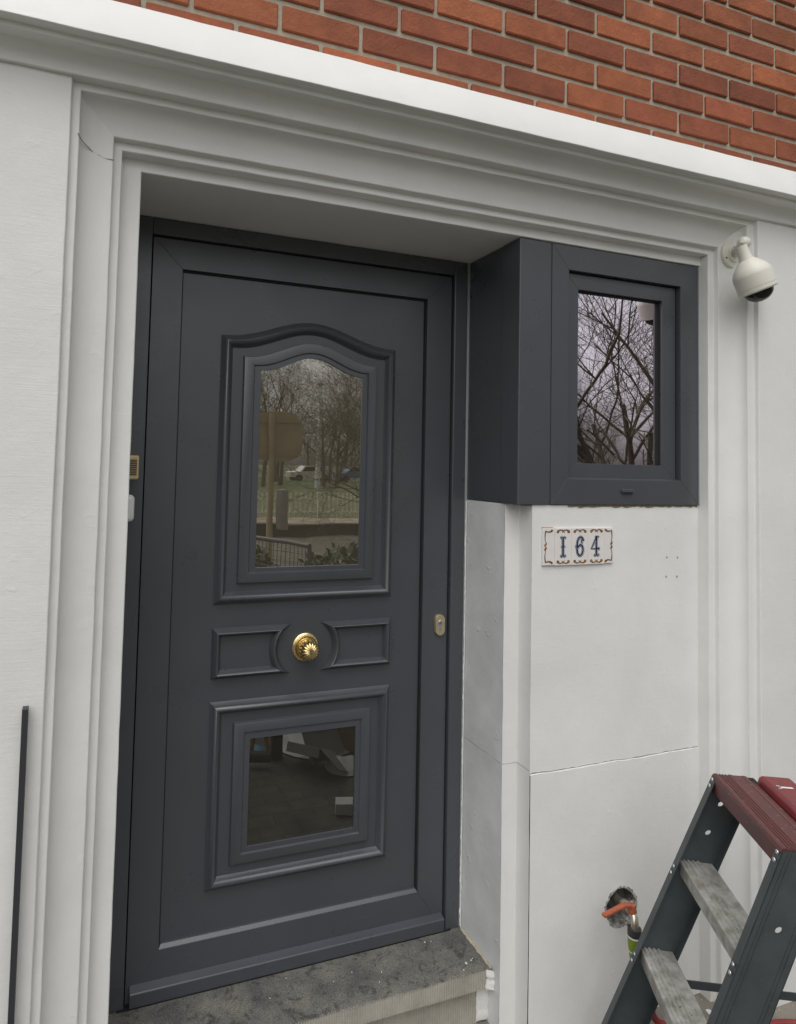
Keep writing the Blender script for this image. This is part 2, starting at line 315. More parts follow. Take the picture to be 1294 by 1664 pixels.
# ------------------------------------------------------------------ cornice
cor = thing('cornice', 'white moulded cornice running above the lintel, below the bricks', 'cornice', (0.86, -0.1, 2.21))
cp = [(2.2105, 0.03), (2.2105, 0.116), (2.222, 0.117), (2.236, 0.123), (2.247, 0.137), (2.249, 0.140), (2.2495, 0.166), (2.262, 0.167),
      (2.2625, 0.191), (2.352, 0.166), (2.360, 0.158), (2.380, 0.02)]
mb = MB(); mb.loft([[wob((x, -b, z), 0.0009) for z, b in cp] for x in [-1.3 + 4.5 * i / 90 for i in range(91)]], False, (False, False))
mb.build('moulding', 'stucco', cor, bevel=0.0022, smooth=32)

# ------------------------------------------------------------------ brick wall above
bw = thing('brick_wall', 'orange brick wall with pale mortar joints above the white cornice', 'wall', (0.86, 0, 2.3))
mb = MB(); mb.box(-1.3, 3.2, -0.012, 0.6, 2.3, 3.6); mb.build('mortar', 'mortar', bw)
meshes = []
for k in range(6):
    b = MB(); L, Hh = 0.205, 0.0635
    b.box(-L / 2, L / 2, -0.02, 0.05, 0, Hh)
    o = b.build('brick', 'brick' if k % 2 else 'brick2', bw, 0.003); meshes.append(o.data); bpy.data.objects.remove(o)
z = 2.4875 - 3 * 0.079; row = 0
while z < 3.35:
    x = -0.62 + (0.1085 if row % 2 else 0) + 0.066
    while x < 2.75:
        o = bpy.data.objects.new('brick', random.choice(meshes)); C.objects.link(o); o.parent = bw
        o.matrix_parent_inverse = Matrix.Translation(bw.location).inverted()
        o.location = (x, random.uniform(-0.002, 0.002), z + random.uniform(-0.001, 0.001)); o.rotation_euler = (0, random.uniform(-.004, .004), random.uniform(-.006, .006))
        bv = o.modifiers.new('bevel', 'BEVEL'); bv.width = 0.003; bv.segments = 1
        x += 0.217
    z += 0.079; row += 1

# ------------------------------------------------------------------ low infill wall right of the door
iw = thing('infill_wall', 'low white painted wall between door and right jamb, under the window', 'wall', (1.38, 0, G))
ZT = 1.3135; ZC = 0.567; YP = 0.012; YS = 0.072; XS = 1.0975; XE = 1.735
jag = lambda x: 0.004 * noise.noise(Vector((x * 9, 1.3, 0))) + 0.0022 * noise.noise(Vector((x * 40, 5.3, 0)))
def panel(name, z0f, z1f, off):
    mb = MB(); rings = []
    n = 12; xs = [XS + (XE - XS) * i / 44 for i in range(45)]
    for i in range(n + 1):
        ring = []
        for x in xs:
            z = z0f(x) + (z1f(x) - z0f(x)) * i / n; ring.append(wob((x, YP - off, z), 0.0007))
        rings.append(ring)
    mb.loft(rings, False)
    # top / bottom returns
    for fz in (z0f, z1f):
        mb.loft([[wob((x, YP - off, fz(x)), 0.0007) for x in xs], [(x, 0.2, fz(x)) for x in xs]], False)
    return mb
# lower panel carries the ragged hole for the tap
HC = (1.418, 0.150); HRX, HRZ = 0.054, 0.053
up_ = panel('panel', lambda x: ZC + 0.0022 + jag(x) + 0.0045 * max(0, noise.noise(Vector((x * 13, 8, 0)))) + 0.002 * noise.noise(Vector((x * 60, 8, 0))), lambda x: ZT + 0.002 * noise.noise(Vector((x * 30, 0, 2))), 0.0)
up_.build('panel', 'stucco', iw, smooth=40)
zl = lambda x: ZC - 0.0012 + jag(x)
mb = MB(); N = 96; inner = []; outer = []; back = []
angs = sorted([2 * math.pi * i / N for i in range(N)] + [math.atan2(zz - HC[1], xx - HC[0]) % (2 * math.pi) for xx, zz in ((XS, zl(XS)), (XE, zl(XE)), (XS, G - 0.1), (XE, G - 0.1))])
for a in angs:
    dx, dz = math.cos(a), math.sin(a)
    rr = 1 + 0.15 * noise.noise(Vector((dx * 2, dz * 2, 0))) + 0.06 * noise.noise(Vector((dx * 5, dz * 5, 3)))
    inner.append((HC[0] + dx * HRX * rr, YP - 0.0032, HC[1] + dz * HRZ * rr)); back.append((HC[0] + dx * HRX * rr * 0.9, YP + 0.035, HC[1] + dz * HRZ * rr * 0.9))
    tx = ((XE - HC[0]) / dx if dx > 1e-9 else ((XS - HC[0]) / dx if dx < -1e-9 else 1e9))
    x_hit = HC[0]
    for _ in range(3):
        tz = ((zl(x_hit) - HC[1]) / dz if dz > 1e-9 else ((G - 0.1 - HC[1]) / dz if dz < -1e-9 else 1e9)); t = min(tx, tz); x_hit = HC[0] + dx * t
    outer.append((HC[0] + dx * t, YP - 0.0032, HC[1] + dz * t))
rings = [outer] + [[tuple(wob((o_[0] + (i_[0] - o_[0]) * s, YP - 0.0032, o_[2] + (i_[2] - o_[2]) * s), 0.0007)) for o_, i_ in zip(outer, inner)] for s in (0.3, 0.6, 0.85)] + [inner]
mb.loft(rings, True)
xs = [XS + (XE - XS) * i / 44 for i in range(45)]
mb.loft([[(x, YP - 0.0032, zl(x)) for x in xs], [(x, YP - 0.0022, zl(x) + 0.0004) for x in xs], [(x, YP + 0.02, zl(x) + 0.0002) for x in xs]], False)
lowp = mb.build('panel', 'stucco', iw, smooth=40)
mb = MB(); mb.loft([inner, back], True); mb.build('hole_lining', 'rubble_dark', iw)
b = MB(); b.add([(HC[0] - .07, YP + 0.034, HC[1] - .07), (HC[0] + .07, YP + 0.034, HC[1] - .07), (HC[0] + .07, YP + 0.034, HC[1] + .07), (HC[0] - .07, YP + 0.034, HC[1] + .07)], [(0, 1, 2, 3)])
b.build('hole_backing', 'rubble_dark', iw)
mb = MB(); NN = 72
mb.loft([[(HC[0] + math.cos(a) * HRX * k * (1 + 0.13 * noise.noise(Vector((math.cos(a) * 2, math.sin(a) * 2, z0_))) + 0.10 * noise.noise(Vector((math.cos(a) * 9, math.sin(a) * 9, z0_)))), YP - 0.0039 + dy, HC[1] + math.sin(a) * HRZ * k * (1 + 0.13 * noise.noise(Vector((math.cos(a) * 2, math.sin(a) * 2, z0_))) + 0.10 * noise.noise(Vector((math.cos(a) * 9, math.sin(a) * 9, z0_))))) for a in [2 * math.pi * i / NN for i in range(NN)]] for k, z0_, dy in ((0.96, 0.0, 0.012), (1.0, 0.0, 0.0), (1.09, 4.0, -0.0004), (1.12, 4.0, 0.0012))], True)
mb.build('scuffed_rim', 'rubble_light', iw)
# strip, its return and the door reveal
for (z0, z1) in ((G - 0.1, 0.5755), (0.577, ZT)):
    mb = MB(); rings = []
    n = max(6, int((z1 - z0) / 0.03))
    for i in range(n + 1):
        z = z0 + (z1 - z0) * i / n
        rings.append([wob((x, y, z), 0.0009) for x, y in ((XR + 0.001, YS), (XR + 0.02, YS - 0.0005), (XS - 0.0015, YS), (XS, YS - 0.002), (XS, YP + 0.02), (XS, YP))])
    mb.loft(rings, False); mb.loft([rings[-1], [(p[0], 0.2, p[2]) for p in rings[-1]]], False)
    mb.build('edge_strip', 'stucco', iw, bevel=0.002, smooth=35)
    mb = MB(); mb.loft([[wob((XR + 0.001, y, z0 + (z1 - z0) * i / n), 0.0008) for y in (0.33, 0.28, 0.22, 0.15, YS + 0.001)] for i in range(n + 1)], False)
    mb.loft([[(XR + 0.001, 0.33, z1), (XR + 0.001, YS + 0.001, z1)], [(1.2, 0.33, z1), (1.2, YS + 0.001, z1)]], False)
    mb.build('reveal_face', 'reveal', iw, smooth=40)
b = MB(); b.box(XS + 0.002, XE, YP + 0.003, 0.1, ZC - 0.006, ZC + 0.014); b.build('crack_shade_strip', 'core', iw)  # dark strip behind the gap stands in for shade inside the crack
for x, z in ((1.596, 1.154), (1.6395, 1.1525), (1.5935, 1.0952), (1.637, 1.094)):
    b = MB(); b.lathe([(0.0, 0.003), (0.0028, 0.003), (0.0034, -0.0006), (0.0016, -0.0008), (0.0, 0.001)], (x, YP, z), (0, 1, 0), 10); b.build('screw_hole', 'core', iw)
mb = MB(); mb.loft([[wob((XR - 0.0015 - w_ * (0.35 + 0.65 * abs(noise.noise(Vector((0, z * 31, w_)))) + 0.5 * abs(noise.noise(Vector((3, z * 90, 1))))), D - 0.0035 - 0.001 * k, z), 0.0006, 70) for k, w_ in ((0, 0.0075), (1, 0.0), )] for z in [0.004 + 1.305 * i / 170 for i in range(171)]], False)
mb.build('ragged_plaster_edge', 'plaster', iw)
# filler under the window box where the paint is torn
b = MB(); xs = [1.22 + 0.5 * i / 60 for i in range(61)]
b.loft([[(x, YP - 0.0012, ZT + 0.002) for x in xs], [(x, YP - 0.0014, ZT - 0.004 - 0.006 * abs(noise.noise(Vector((x * 24, 0, 0)))) - 0.003 * noise.noise(Vector((x * 70, 0, 0)))) for x in xs]], False)
b.build('torn_edge', 'dirt', iw)
b = MB(); b.box(XR + 0.03, XS + 0.05, YP + 0.004, YS, ZT - 0.002, ZT + 0.0005); b.build('filler_strip', 'dirt', iw)

# ------------------------------------------------------------------ frames
def member(name, m, parent, quad_o, quad_i, y0, y1, bevel=0.0006, slope=0.0):
    # one mitred frame member: outer edge p0-p1, inner edge p2-p3 (x,z pairs); front y0, back y1
    (a, b), (c, d) = quad_o, quad_i
    mb = MB()
    mb.hexa([(a[0], y0, a[1]), (b[0], y0, b[1]), (c[0], y0, c[1]), (d[0], y0, d[1]),
             (a[0], y1, a[1]), (b[0], y1, b[1]), (c[0], y1, c[1]), (d[0], y1, d[1])])
    return mb.build(name, m, parent, bevel)
def mitred(parent, m, o, i, y0, y1, names=('rail', 'stile'), g=0.00015, skip=()):
    ox0, ox1, oz0, oz1 = o; ix0, ix1, iz0, iz1 = i
    if 't' not in skip: member(names[0], m, parent, ((ox0 + g, oz1), (ox1 - g, oz1)), ((ix1 - g, iz1), (ix0 + g, iz1)), y0, y1)
    if 'b' not in skip: member(names[0], m, parent, ((ox0 + g, oz0), (ox1 - g, oz0)), ((ix1 - g, iz0), (ix0 + g, iz0)), y0, y1)
    if 'l' not in skip: member(names[1], m, parent, ((ox0, oz0 + g), (ox0, oz1 - g)), ((ix0, iz1 - g), (ix0, iz0 + g)), y0, y1)
    if 'r' not in skip: member(names[1], m, parent, ((ox1, oz0 + g), (ox1, oz1 - g)), ((ix1, iz1 - g), (ix1, iz0 + g)), y0, y1)

# ------------------------------------------------------------------ front door
fd = thing('front_door', 'anthracite grey panelled front door with arched glass and brass knob', 'door', (0.52, D, 0))
LX0, LX1, LZ0, LZ1 = 0.0565, 0.9895, 0.004, 2.0265
fx0, fx1, fz1 = -0.02, XR - 0.001, HL - 0.001
b = MB(); b.box(fx0, LX0 - 0.004, D, D + 0.05, 0.003, fz1); b.build('frame_jamb', 'alu', fd, 0.0015)
b = MB(); b.box(LX1 + 0.004, fx1 - 0.006, D, D + 0.05, 0.001, fz1); b.build('frame_jamb', 'alu', fd, 0.003)
b = MB(); b.box(LX0 - 0.0035, LX1 + 0.0035, D, D + 0.05, LZ1 + 0.004, fz1); b.build('frame_head', 'alu', fd, 0.0015)
b = MB(); b.box(fx1 - 0.0055, fx1 + 0.004, D - 0.001, D + 0.04, 0.004, fz1); b.build('sealant_bead', 'sealant', fd, 0.001)
b = MB(); b.box(LX0 - 0.01, LX1 + 0.01, D + 0.052, D + 0.056, 0.0, fz1); b.build('rebate', 'gap', fd)
IX0, IX1, IZ0, IZ1 = 0.1378, 0.9030, 0.1243, 1.9458
Y1 = D + 0.013; Y2 = D + 0.028
mitred(fd, 'alu', (LX0, LX1, LZ0, LZ1), (IX0, IX1, IZ0, IZ1), Y1, D + 0.05, ('leaf_rail', 'leaf_stile'))
# bevelled glazing bead along the bottom of the panel
b = MB(); b.loft([[(IX0, Y1 + 0.0008, IZ0 - 0.0005), (IX1, Y1 + 0.0008, IZ0 - 0.0005)], [(IX0 + 0.006, Y2 - 0.006, IZ0 + 0.0085), (IX1 - 0.006, Y2 - 0.006, IZ0 + 0.0085)], [(IX0 + 0.006, Y2 + 0.004, IZ0 + 0.0088), (IX1 - 0.006, Y2 + 0.004, IZ0 + 0.0088)]], False)
b.build('panel_bead', 'alu', fd, 0.001)
dp = box('door_panel', 'alu', fd, IX0 - 0.01, IX1 + 0.01, Y2, D + 0.05, IZ0 - 0.01, IZ1 + 0.01)
for g_ in ((IX0, IX0 + 0.0035, Y2 - 0.004, Y2, IZ0 + 0.01, IZ1), (IX1 - 0.0045, IX1, Y2 - 0.006, Y2, IZ0 + 0.01, IZ1), (IX0 + 0.0035, IX1 - 0.0045, Y2 - 0.006, Y2, IZ1 - 0.0045, IZ1)):
    box('panel_gasket', 'gap', fd, *g_)

bump_ = lambda t: (0.5 - 0.5 * math.cos(2 * math.pi * t)) ** 1.15
def loop_arch(x0, x1, z0, z1, h, y, n=40):
    top = [(x0 + (x1 - x0) * i / n, y, z1 + h * bump_(i / n)) for i in range(n + 1)]
    return [(x0, y, z0)] + top + [(x1, y, z0)]
def loop_rect(x0, x1, z0, z1, y): return [(x0, y, z0), (x0, y, z1), (x1, y, z1), (x1, y, z0)]
MP = [(0, 0.001), (0.0, -0.002), (0.0085, -0.0105), (0.0095, -0.013), (0.0155, -0.0195), (0.018, -0.0205), (0.0205, -0.0195), (0.0265, -0.0125), (0.0275, -0.0100), (0.034, -0.002), (0.034, 0.001)]
def moulding(name, f):
    mb = MB(); mb.loft([f(d, Y2 + y) for d, y in MP], True); return mb.build(name, 'alu', dp, smooth=38)
ARC = (0.2535, 0.7995, 1.016, 1.776)
moulding('arched_moulding', lambda d, y: loop_arch(ARC[0] + d, ARC[1] - d, ARC[2] + d, ARC[3] - d, 0.058 - d * 0.05, y))
LOW = (0.2545, 0.7998, 0.2425, 0.7490)
moulding('square_moulding', lambda d, y: loop_rect(LOW[0] + d, LOW[1] - d, LOW[2] + d, LOW[3] - d, y))
def loop_mid(side, d, y, n=14):
    cx, cz, r = 0.5275, 0.8815, 0.0835
    z0, z1 = 0.8115 + d, 0.9515 - d; rr = r + d; pts = []
    a0 = math.asin((z0 - cz) / rr); a1 = math.asin((z1 - cz) / rr)
    for i in range(n + 1):
        a = a0 + (a1 - a0) * i / n; pts.append((cx + side * rr * math.cos(a), y, cz + rr * math.sin(a)))
    xe = (0.2545 + d) if side < 0 else (0.7995 - d)
    return pts + [(xe, y, z1), (xe, y, z0)]
MPS = [(d * 0.72, y) for d, y in MP]
for side in (-1, 1):
    mb = MB(); mb.loft([loop_mid(side, d, Y2 + y) for d, y in MPS], True); mb.build('side_moulding', 'alu', dp, smooth=38)
# stepped glazing plates
GP = lambda s, t, g: [(s - 0.0025, 0.001), (s, -0.0085), (t - 0.001, -0.009), (t + 0.0025, -0.0055), (g - 0.001, -0.006), (g, 0.0015)]
mb = MB(); sx = (0.322 - 0.2535)
A2 = [(0.3215, 0.7330, 1.0755, 1.7165, 0.054), (0.3520, 0.7045, 1.1040, 1.6925, 0.048), (0.3715, 0.6885, 1.1165, 1.6815, 0.046)]
def larch(i, e, y): x0, x1, z0, z1, h = A2[i]; return loop_arch(x0 + e, x1 - e, z0 + e, z1 - e, h, Y2 + y)
mb.loft([larch(0, -0.003, 0.001), larch(0, 0, -0.011), larch(0, 0.001, -0.0115), larch(1, -0.003, -0.0115), larch(1, 0, -0.0065), larch(2, -0.001, -0.007), larch(2, 0, 0.001)], True)
mb.build('arched_glazing_frame', 'alu', dp, smooth=30)
mb = MB(); mb.add(larch(2, -0.004, -0.002), [tuple(range(43))]); mb.build('glass_pane', 'glass_door', dp)
B2 = [(0.3235, 0.7335, 0.3050, 0.6855), (0.3545, 0.7045, 0.3312, 0.6580), (0.3710, 0.6900, 0.3450, 0.6385)]
def lr(i, e, y): x0, x1, z0, z1 = B2[i]; return loop_rect(x0 + e, x1 - e, z0 + e, z1 - e, Y2 + y)
mb = MB(); mb.loft([lr(0, -0.003, 0.001), lr(0, 0, -0.011), lr(0, 0.001, -0.0115), lr(1, -0.003, -0.0115), lr(1, 0, -0.0065), lr(2, -0.001, -0.007), lr(2, 0, 0.001)], True)
mb.build('square_glazing_frame', 'alu', dp, smooth=30)
mb = MB(); mb.add(lr(2, -0.004, -0.002), [(0, 1, 2, 3)]); mb.build('glass_pane', 'glass_low', dp)
# weather bar
mb = MB(); wb = [(0.0, D + 0.013), (0.0, D - 0.007), (0.033, D - 0.008), (0.036, D - 0.006), (0.044, D + 0.014)]
mb.loft([[(x, y, z + 0.006) for z, y in wb] for x in (LX0 + 0.010, LX1 - 0.004)], True, (True, True)); mb.build('weather_bar', 'alu', fd, 0.0012)
b = MB(); b.box(LX0 - 0.02, LX1 + 0.02, D - 0.004, D + 0.03, -0.004, 0.005); b.build('threshold', 'gap', fd)
# knob
KC = (0.5285, Y2, 0.8815); kb = MB()
kb.lathe([(0.0, 0.0), (0.0405, 0.0), (0.0405, 0.003), (0.037, 0.006), (0.033, 0.007), (0.030, 0.0055), (0.026, 0.006), (0.0235, 0.010), (0.015, 0.012), (0.013, 0.022), (0.0, 0.022)], KC, (0, -1, 0), 40)
kn = kb.build('knob', 'brass', fd, smooth=40)
kb = MB(); pr = [(0.0, 0.020), (0.012, 0.020), (0.021, 0.026), (0.0285, 0.033), (0.0305, 0.040), (0.0290, 0.048), (0.0240, 0.0555), (0.0165, 0.0605), (0.0085, 0.063), (0.003, 0.0625), (0.0, 0.0622)]
def flute(k, h, n): return 1 - 0.20 * (1 - abs(math.sin(math.pi * k / (n / 16)))) ** 1.5
kb.lathe(pr, KC, (0, -1, 0), 128, flute); kb.build('fluted_ball', 'brass', kn, smooth=60)
kb = MB()
for i in range(26):
    a = 2 * math.pi * i / 26; kb.lathe([(0.0, 0.0), (0.0014, 0.0), (0.0012, 0.0012), (0.0, 0.0015)], (KC[0] + 0.0365 * math.cos(a), Y2 - 0.0064, KC[2] + 0.0365 * math.sin(a)), (0, -1, 0), 6)
kb.build('beading', 'brass_dull', kn)
# lock
def oval(cx, cz, hw, hh, y, n=12):
    pts = []
    for i in range(n + 1):
        a = math.pi * i / n; pts.append((cx + hw * math.cos(a), y, cz + hh - hw + hw * math.sin(a)))
    for i in range(n + 1):
        a = math.pi + math.pi * i / n; pts.append((cx + hw * math.cos(a), y, cz - hh + hw + hw * math.sin(a)))
    return pts
LC = (0.9612, 0.9235)
mb = MB(); mb.loft([oval(*LC, 0.0165, 0.0325, Y1), oval(*LC, 0.0165, 0.0325, Y1 - 0.009), oval(*LC, 0.0150, 0.031, Y1 - 0.011)], True, (True, True))
es = mb.build('lock_escutcheon', 'brass_dull', fd, smooth=40)
mb = MB(); mb.lathe([(0.0, 0.0), (0.0078, 0.0), (0.0078, 0.0125), (0.0068, 0.0132), (0.0, 0.0132)], (LC[0], Y1, LC[1] + 0.009), (0, -1, 0), 20)
mb.box(LC[0] - 0.0045, LC[0] + 0.0045, Y1 - 0.0125, Y1, LC[1] - 0.017, LC[1] + 0.006); mb.build('lock_cylinder', 'rivet', es, smooth=40)
b = MB(); b.box(LC[0] - 0.001, LC[0] + 0.001, Y1 - 0.0137, Y1 - 0.01, LC[1] + 0.005, LC[1] + 0.0135); b.build('keyhole', 'gap', es)

# ------------------------------------------------------------------ window box
wx = thing('window_box', 'anthracite grey boxed-out window unit with small tilt window, right of the door', 'window', (1.38, 0.1, 1.314))
WZ0, WZ1 = 1.3155, HL - 0.002; YW = 0.006
b = MB(); b.box(XR, XR + 0.02, 0.0885, D - 0.002, WZ0, WZ1); b.build('side_panel', 'alu', wx, 0.0012)
b = MB(); b.loft([[(x, y, z) for x, y in ((XR - 0.003, 0.0875), (XR - 0.003, YW + 0.002), (XR - 0.001, YW), (1.1475, YW), (1.1475, YW + 0.03), (XR + 0.03, YW + 0.03), (XR + 0.03, 0.0875))] for z in (WZ0 - 0.0005, WZ1)], True, (True, True))
b.build('corner_panel', 'alu', wx, 0.0012)
b = MB(); b.box(1.1485, 1.1545, YW + 0.0025, 0.05, WZ0, WZ1); b.build('joint_strip', 'alu', wx)
b = MB(); b.box(XR + 0.025, 1.71, 0.05, 0.26, WZ0 + 0.002, WZ1 - 0.002); b.build('casing', 'gap', wx)
FO = (1.1555, 1.7205, WZ0, WZ1); FI = (1.2150, 1.6480, 1.3895, 2.0035)
mitred(wx, 'alu', FO, FI, YW, YW + 0.05, ('frame_rail', 'frame_stile'))
b = MB(); b.loft([[(FI[0], YW + 0.0008, FI[2]), (FI[1], YW + 0.0008, FI[2])], [(FI[0] + 0.003, YW + 0.016, FI[2] + 0.004), (FI[1] - 0.003, YW + 0.016, FI[2] + 0.004)]], False); b.build('drain_lip', 'alu', wx)
SO = (FI[0] + 0.002, FI[1] - 0.006, FI[2] + 0.002, FI[3] - 0.004); SI = (1.2625, 1.5890, 1.4360, 1.9540)
mitred(wx, 'alu', SO, SI, YW + 0.016, YW + 0.05, ('sash_rail', 'sash_stile'))
b = MB(); b.add([(SI[0] - 0.005, YW + 0.034, SI[2] - 0.005), (SI[1] + 0.005, YW + 0.034, SI[2] - 0.005), (SI[1] + 0.005, YW + 0.034, SI[3] + 0.005), (SI[0] - 0.005, YW + 0.034, SI[3] + 0.005)], [(0, 1, 2, 3)]); b.build('glass_pane', 'glass_win', wx)
for (x0, x1, z0, z1) in ((SI[0], SI[1], SI[3] - 0.004, SI[3] + 0.002), (SI[1] - 0.004, SI[1] + 0.002, SI[2], SI[3])):
    b = MB(); b.box(x0, x1, YW + 0.026, YW + 0.036, z0, z1); b.build('glazing_gasket', 'gap', wx)
b = MB(); b.box(1.4095, 1.4545, YW - 0.007, YW + 0.002, 1.3515, 1.3620); vc = b.build('drain_cap', 'alu', wx, 0.0015)
b = MB(); b.box(1.4135, 1.4505, YW - 0.0072, YW - 0.004, 1.3507, 1.3535); b.build('drain_slot', 'gap', vc)
b = MB(); b.box(1.7207, 1.7237, 0.004, 0.04, WZ0, WZ1); b.build('sealant_bead', 'sealant', wx)

# ------------------------------------------------------------------ step
st = thing('door_step', 'worn grey stone doorstep with ribbed front edge below the front door', 'step', (0.5, 0.1, G))
b = MB(); rings = []
for i in range(41):
    x = -0.08 + (XR + 0.08 - 0.0015) * i / 40
    ch = 0.004 + 0.003 * max(0, noise.noise(Vector((x * 12, 3, 0))))
    rings.append([wob((x, y, z), 0.0009) for y, z in ((0.33, 0.002), (0.25, 0.0), (0.18, -0.002), (0.107 + ch, -0.0045), (0.107, -0.0045 - ch))])
b.loft(rings, False); b.build('tread_slab', 'stone', st, smooth=35)
def ribbed(name, x0, x1, y, z0, z1, pitch=0.0072):
    mb = MB(); n = int((x1 - x0) / pitch); top = []
    for i in range(n):
        x = x0 + i * pitch; top += [(x, y + 0.0022), (x + pitch * 0.22, y + 0.0022), (x + pitch * 0.38, y), (x + pitch * 0.84, y)]
    mb.loft([[(x, yy + 0.0006 * noise.noise(Vector((x * 60, z * 60, 0))), z) for x, yy in top] for z in (z0, (z0 + z1) / 2, z1)], False)
    mb.loft([[(x, yy, z0) for x, yy in top], [(x, y + 0.08, z0) for x, yy in top]], False)
    return mb.build(name, 'stone_rib', st)
ribbed('nosing', -0.08, XR - 0.012, 0.107, -0.056, -0.006)
ribbed('riser', -0.08, XR - 0.03, 0.132, G - 0.03, -0.0575)
mb = MB(); rg = []
for i in range(12):
    t = i / 11; z = -0.004 - 0.053 * t; rg.append([wob((x, y, z), 0.004, 90) for x, y in ((XR - 0.020 - 0.006 * noise.noise(Vector((t * 5, 2, 0))), 0.1065), (XR - 0.008, 0.099), (XR + 0.001, 0.096))])
mb.loft(rg, False); mb.build('plaster_smear', 'plaster', st, smooth=50)
mb = MB(); rg = []
for i in range(9):
    t = i / 8; z = -0.060 - 0.10 * t; rg.append([wob((x, y, z), 0.004, 90) for x, y in ((XR - 0.034 + 0.012 * noise.noise(Vector((t * 4, 7, 0))), 0.1318), (XR - 0.015, 0.127), (XR + 0.001, 0.126))])
mb.loft(rg, False); mb.build('plaster_smear', 'plaster', st, smooth=50)
mb = MB(); rg = []
for i in range(30):
    t = i / 29; y = 0.275 - 0.17 * t; rg.append([wob((x, y, z), 0.0018, 90) for x, z in ((XR - 0.006 - 0.007 * abs(noise.noise(Vector((y * 50, 0, 0)))), 0.0012 - 0.005 * t), (XR - 0.002, 0.003 - 0.005 * t), (XR + 0.002, 0.007 + 0.004 * noise.noise(Vector((y * 60, 4, 0))) - 0.005 * t))])
mb.loft(rg, False); mb.build('mortar_fillet', 'mortar', st, smooth=50)
def flake(mb, x, y, z, s):
    k = random.randint(5, 7); a0 = random.random() * 6
    ring = [(x + s * random.uniform(.6, 1.1) * math.cos(a0 + 6.283 * i / k), y + s * random.uniform(.6, 1.1) * math.sin(a0 + 6.283 * i / k)) for i in range(k)]
    mb.loft([[(p[0], p[1], z) for p in ring], [(p[0], p[1], z + 0.0012) for p in ring]], True, (True, True))
mb = MB()
for x, y, s in ((0.985, 0.145, .0045), (1.005, 0.150, .0025), (0.965, 0.125, .0022), (0.91, 0.255, .003), (0.93, 0.252, .002), (0.74, 0.19, .002), (0.72, 0.16, .0018), (0.60, 0.2, .0015), (1.012, 0.155, .002), (0.66, 0.215, .0016), (0.42, 0.2, .002), (0.48, 0.252, .003)):
    flake(mb, x, y, -0.003 + 0.018 * (y - 0.13), s)
pf = mb.build('paint_flakes', 'plaster', st); pf['kind'] = 'stuff'

# ------------------------------------------------------------------ house number sign
hn = thing('house_number_sign', 'glazed tile house number sign reading 164 with ochre scrolls', 'sign', (1.255, YP, 1.14))
TY = YP - 0.007
tx = [(1.1300, 1.1700), (1.1706, 1.2295), (1.2300, 1.2885), (1.2893, 1.3480), (1.3484, 1.3815)]
tz = [(1.1432, 1.2492), (1.1420, 1.2484), (1.1420, 1.2484), (1.1424, 1.2478), (1.1440, 1.2470)]
def arc(cx, cz, r, a0, a1, n=12, rx=None): return [(cx + (rx or r) * math.cos(R(a0 + (a1 - a0) * i / n)), cz + r * math.sin(R(a0 + (a1 - a0) * i / n))) for i in range(n + 1)]
def scroll_h(mb, cx, cz, s, fl):          # pair of lying S scrolls meeting in a knot
    for sd in (-1, 1):
        pts = []
        for i in range(22):
            t = i / 21
            if t < .5: pts.append((cx + sd * s * (0.15 + 1.1 * t), cz + fl * 0.0035 * math.sin(t * 6.283)))
            else:
                a = (t - .5) * 2 * 5.2; r = 0.0042 * (1 - (t - .5) * 1.3); pts.append((cx + sd * (s * 0.70 + r * math.sin(a) * 1.2), cz + fl * (0.0 + r * (math.cos(a) - 1) + 0.0012)))
        mb.ribbon(pts, [0.0016 + 0.0030 * math.sin(math.pi * i / 21) for i in range(22)], TY - 0.0004)
tiles = []
for k in range(5):
    b = MB(); b.box(tx[k][0], tx[k][1], TY, YP - 0.0002, *tz[k]); tiles.append(b.build('tile', 'tile', hn, 0.0012))
def digit(k, strokes):
    a = MB(); c = MB(); d = MB()
    for pts, wd in strokes:
        x0 = (tx[k][0] + tx[k][1]) / 2 + (0.0 if k != 3 else -0.003); pts = [(x0 + p[0] * 0.023, 1.1955 + p[1] * 0.029) for p in pts]
        a.ribbon([(p[0] - 0.0004, p[1] - 0.0008) for p in pts], wd + 0.0046, TY - 0.0003)
        c.ribbon(pts, wd + 0.0018, TY - 0.0006); d.ribbon([(p[0] - 0.0007, p[1]) for p in pts], max(0.0012, wd * 0.86), TY - 0.0009)
    a.build('digit_shadow', 'navy', tiles[k]); c.build('digit_outline', 'paleblue', tiles[k]); d.build('digit', 'navy', tiles[k])
serif = lambda cx, z, s, hw: ([(cx - hw, z - s * .06), (cx - hw * .5, z + s * .05), (cx, z - s * .02), (cx + hw * .5, z + s * .05), (cx + hw, z - s * .06)], 0.0034)
digit(1, [([(0, -0.92), (0, 0.92)], 0.0062), serif(0, 0.90, 1, .42), serif(0, -0.90, -1, .42), ([(-.34, .0), (.34, .0)], 0.0016)])
six = [(.52, .52), (.50, .72), (.34, .88), (.08, .93), (-.16, .82), (-.34, .52), (-.42, .1), (-.42, -.3), (-.33, -.65), (-.12, -.88), (.12, -.90), (.36, -.76), (.50, -.45), (.50, -.2), (.38, .06), (.12, .16), (-.14, .06), (-.30, -.12)]
digit(2, [(six, 0.0056), (arc(.40, .52, .12, 0, 300, 10, .13), 0.003), ([(-.72, .0), (-.4, .0)], 0.0026)])
digit(3, [([(.18, .90), (-.62, -.26), (.62, -.26)], 0.0044), ([(.18, .92), (.18, -.92)], 0.0056), serif(.18, -0.90, -1, .42), serif(.26, 0.92, 1, .28), ([(.56, -.10), (.56, -.42)], 0.0022)])
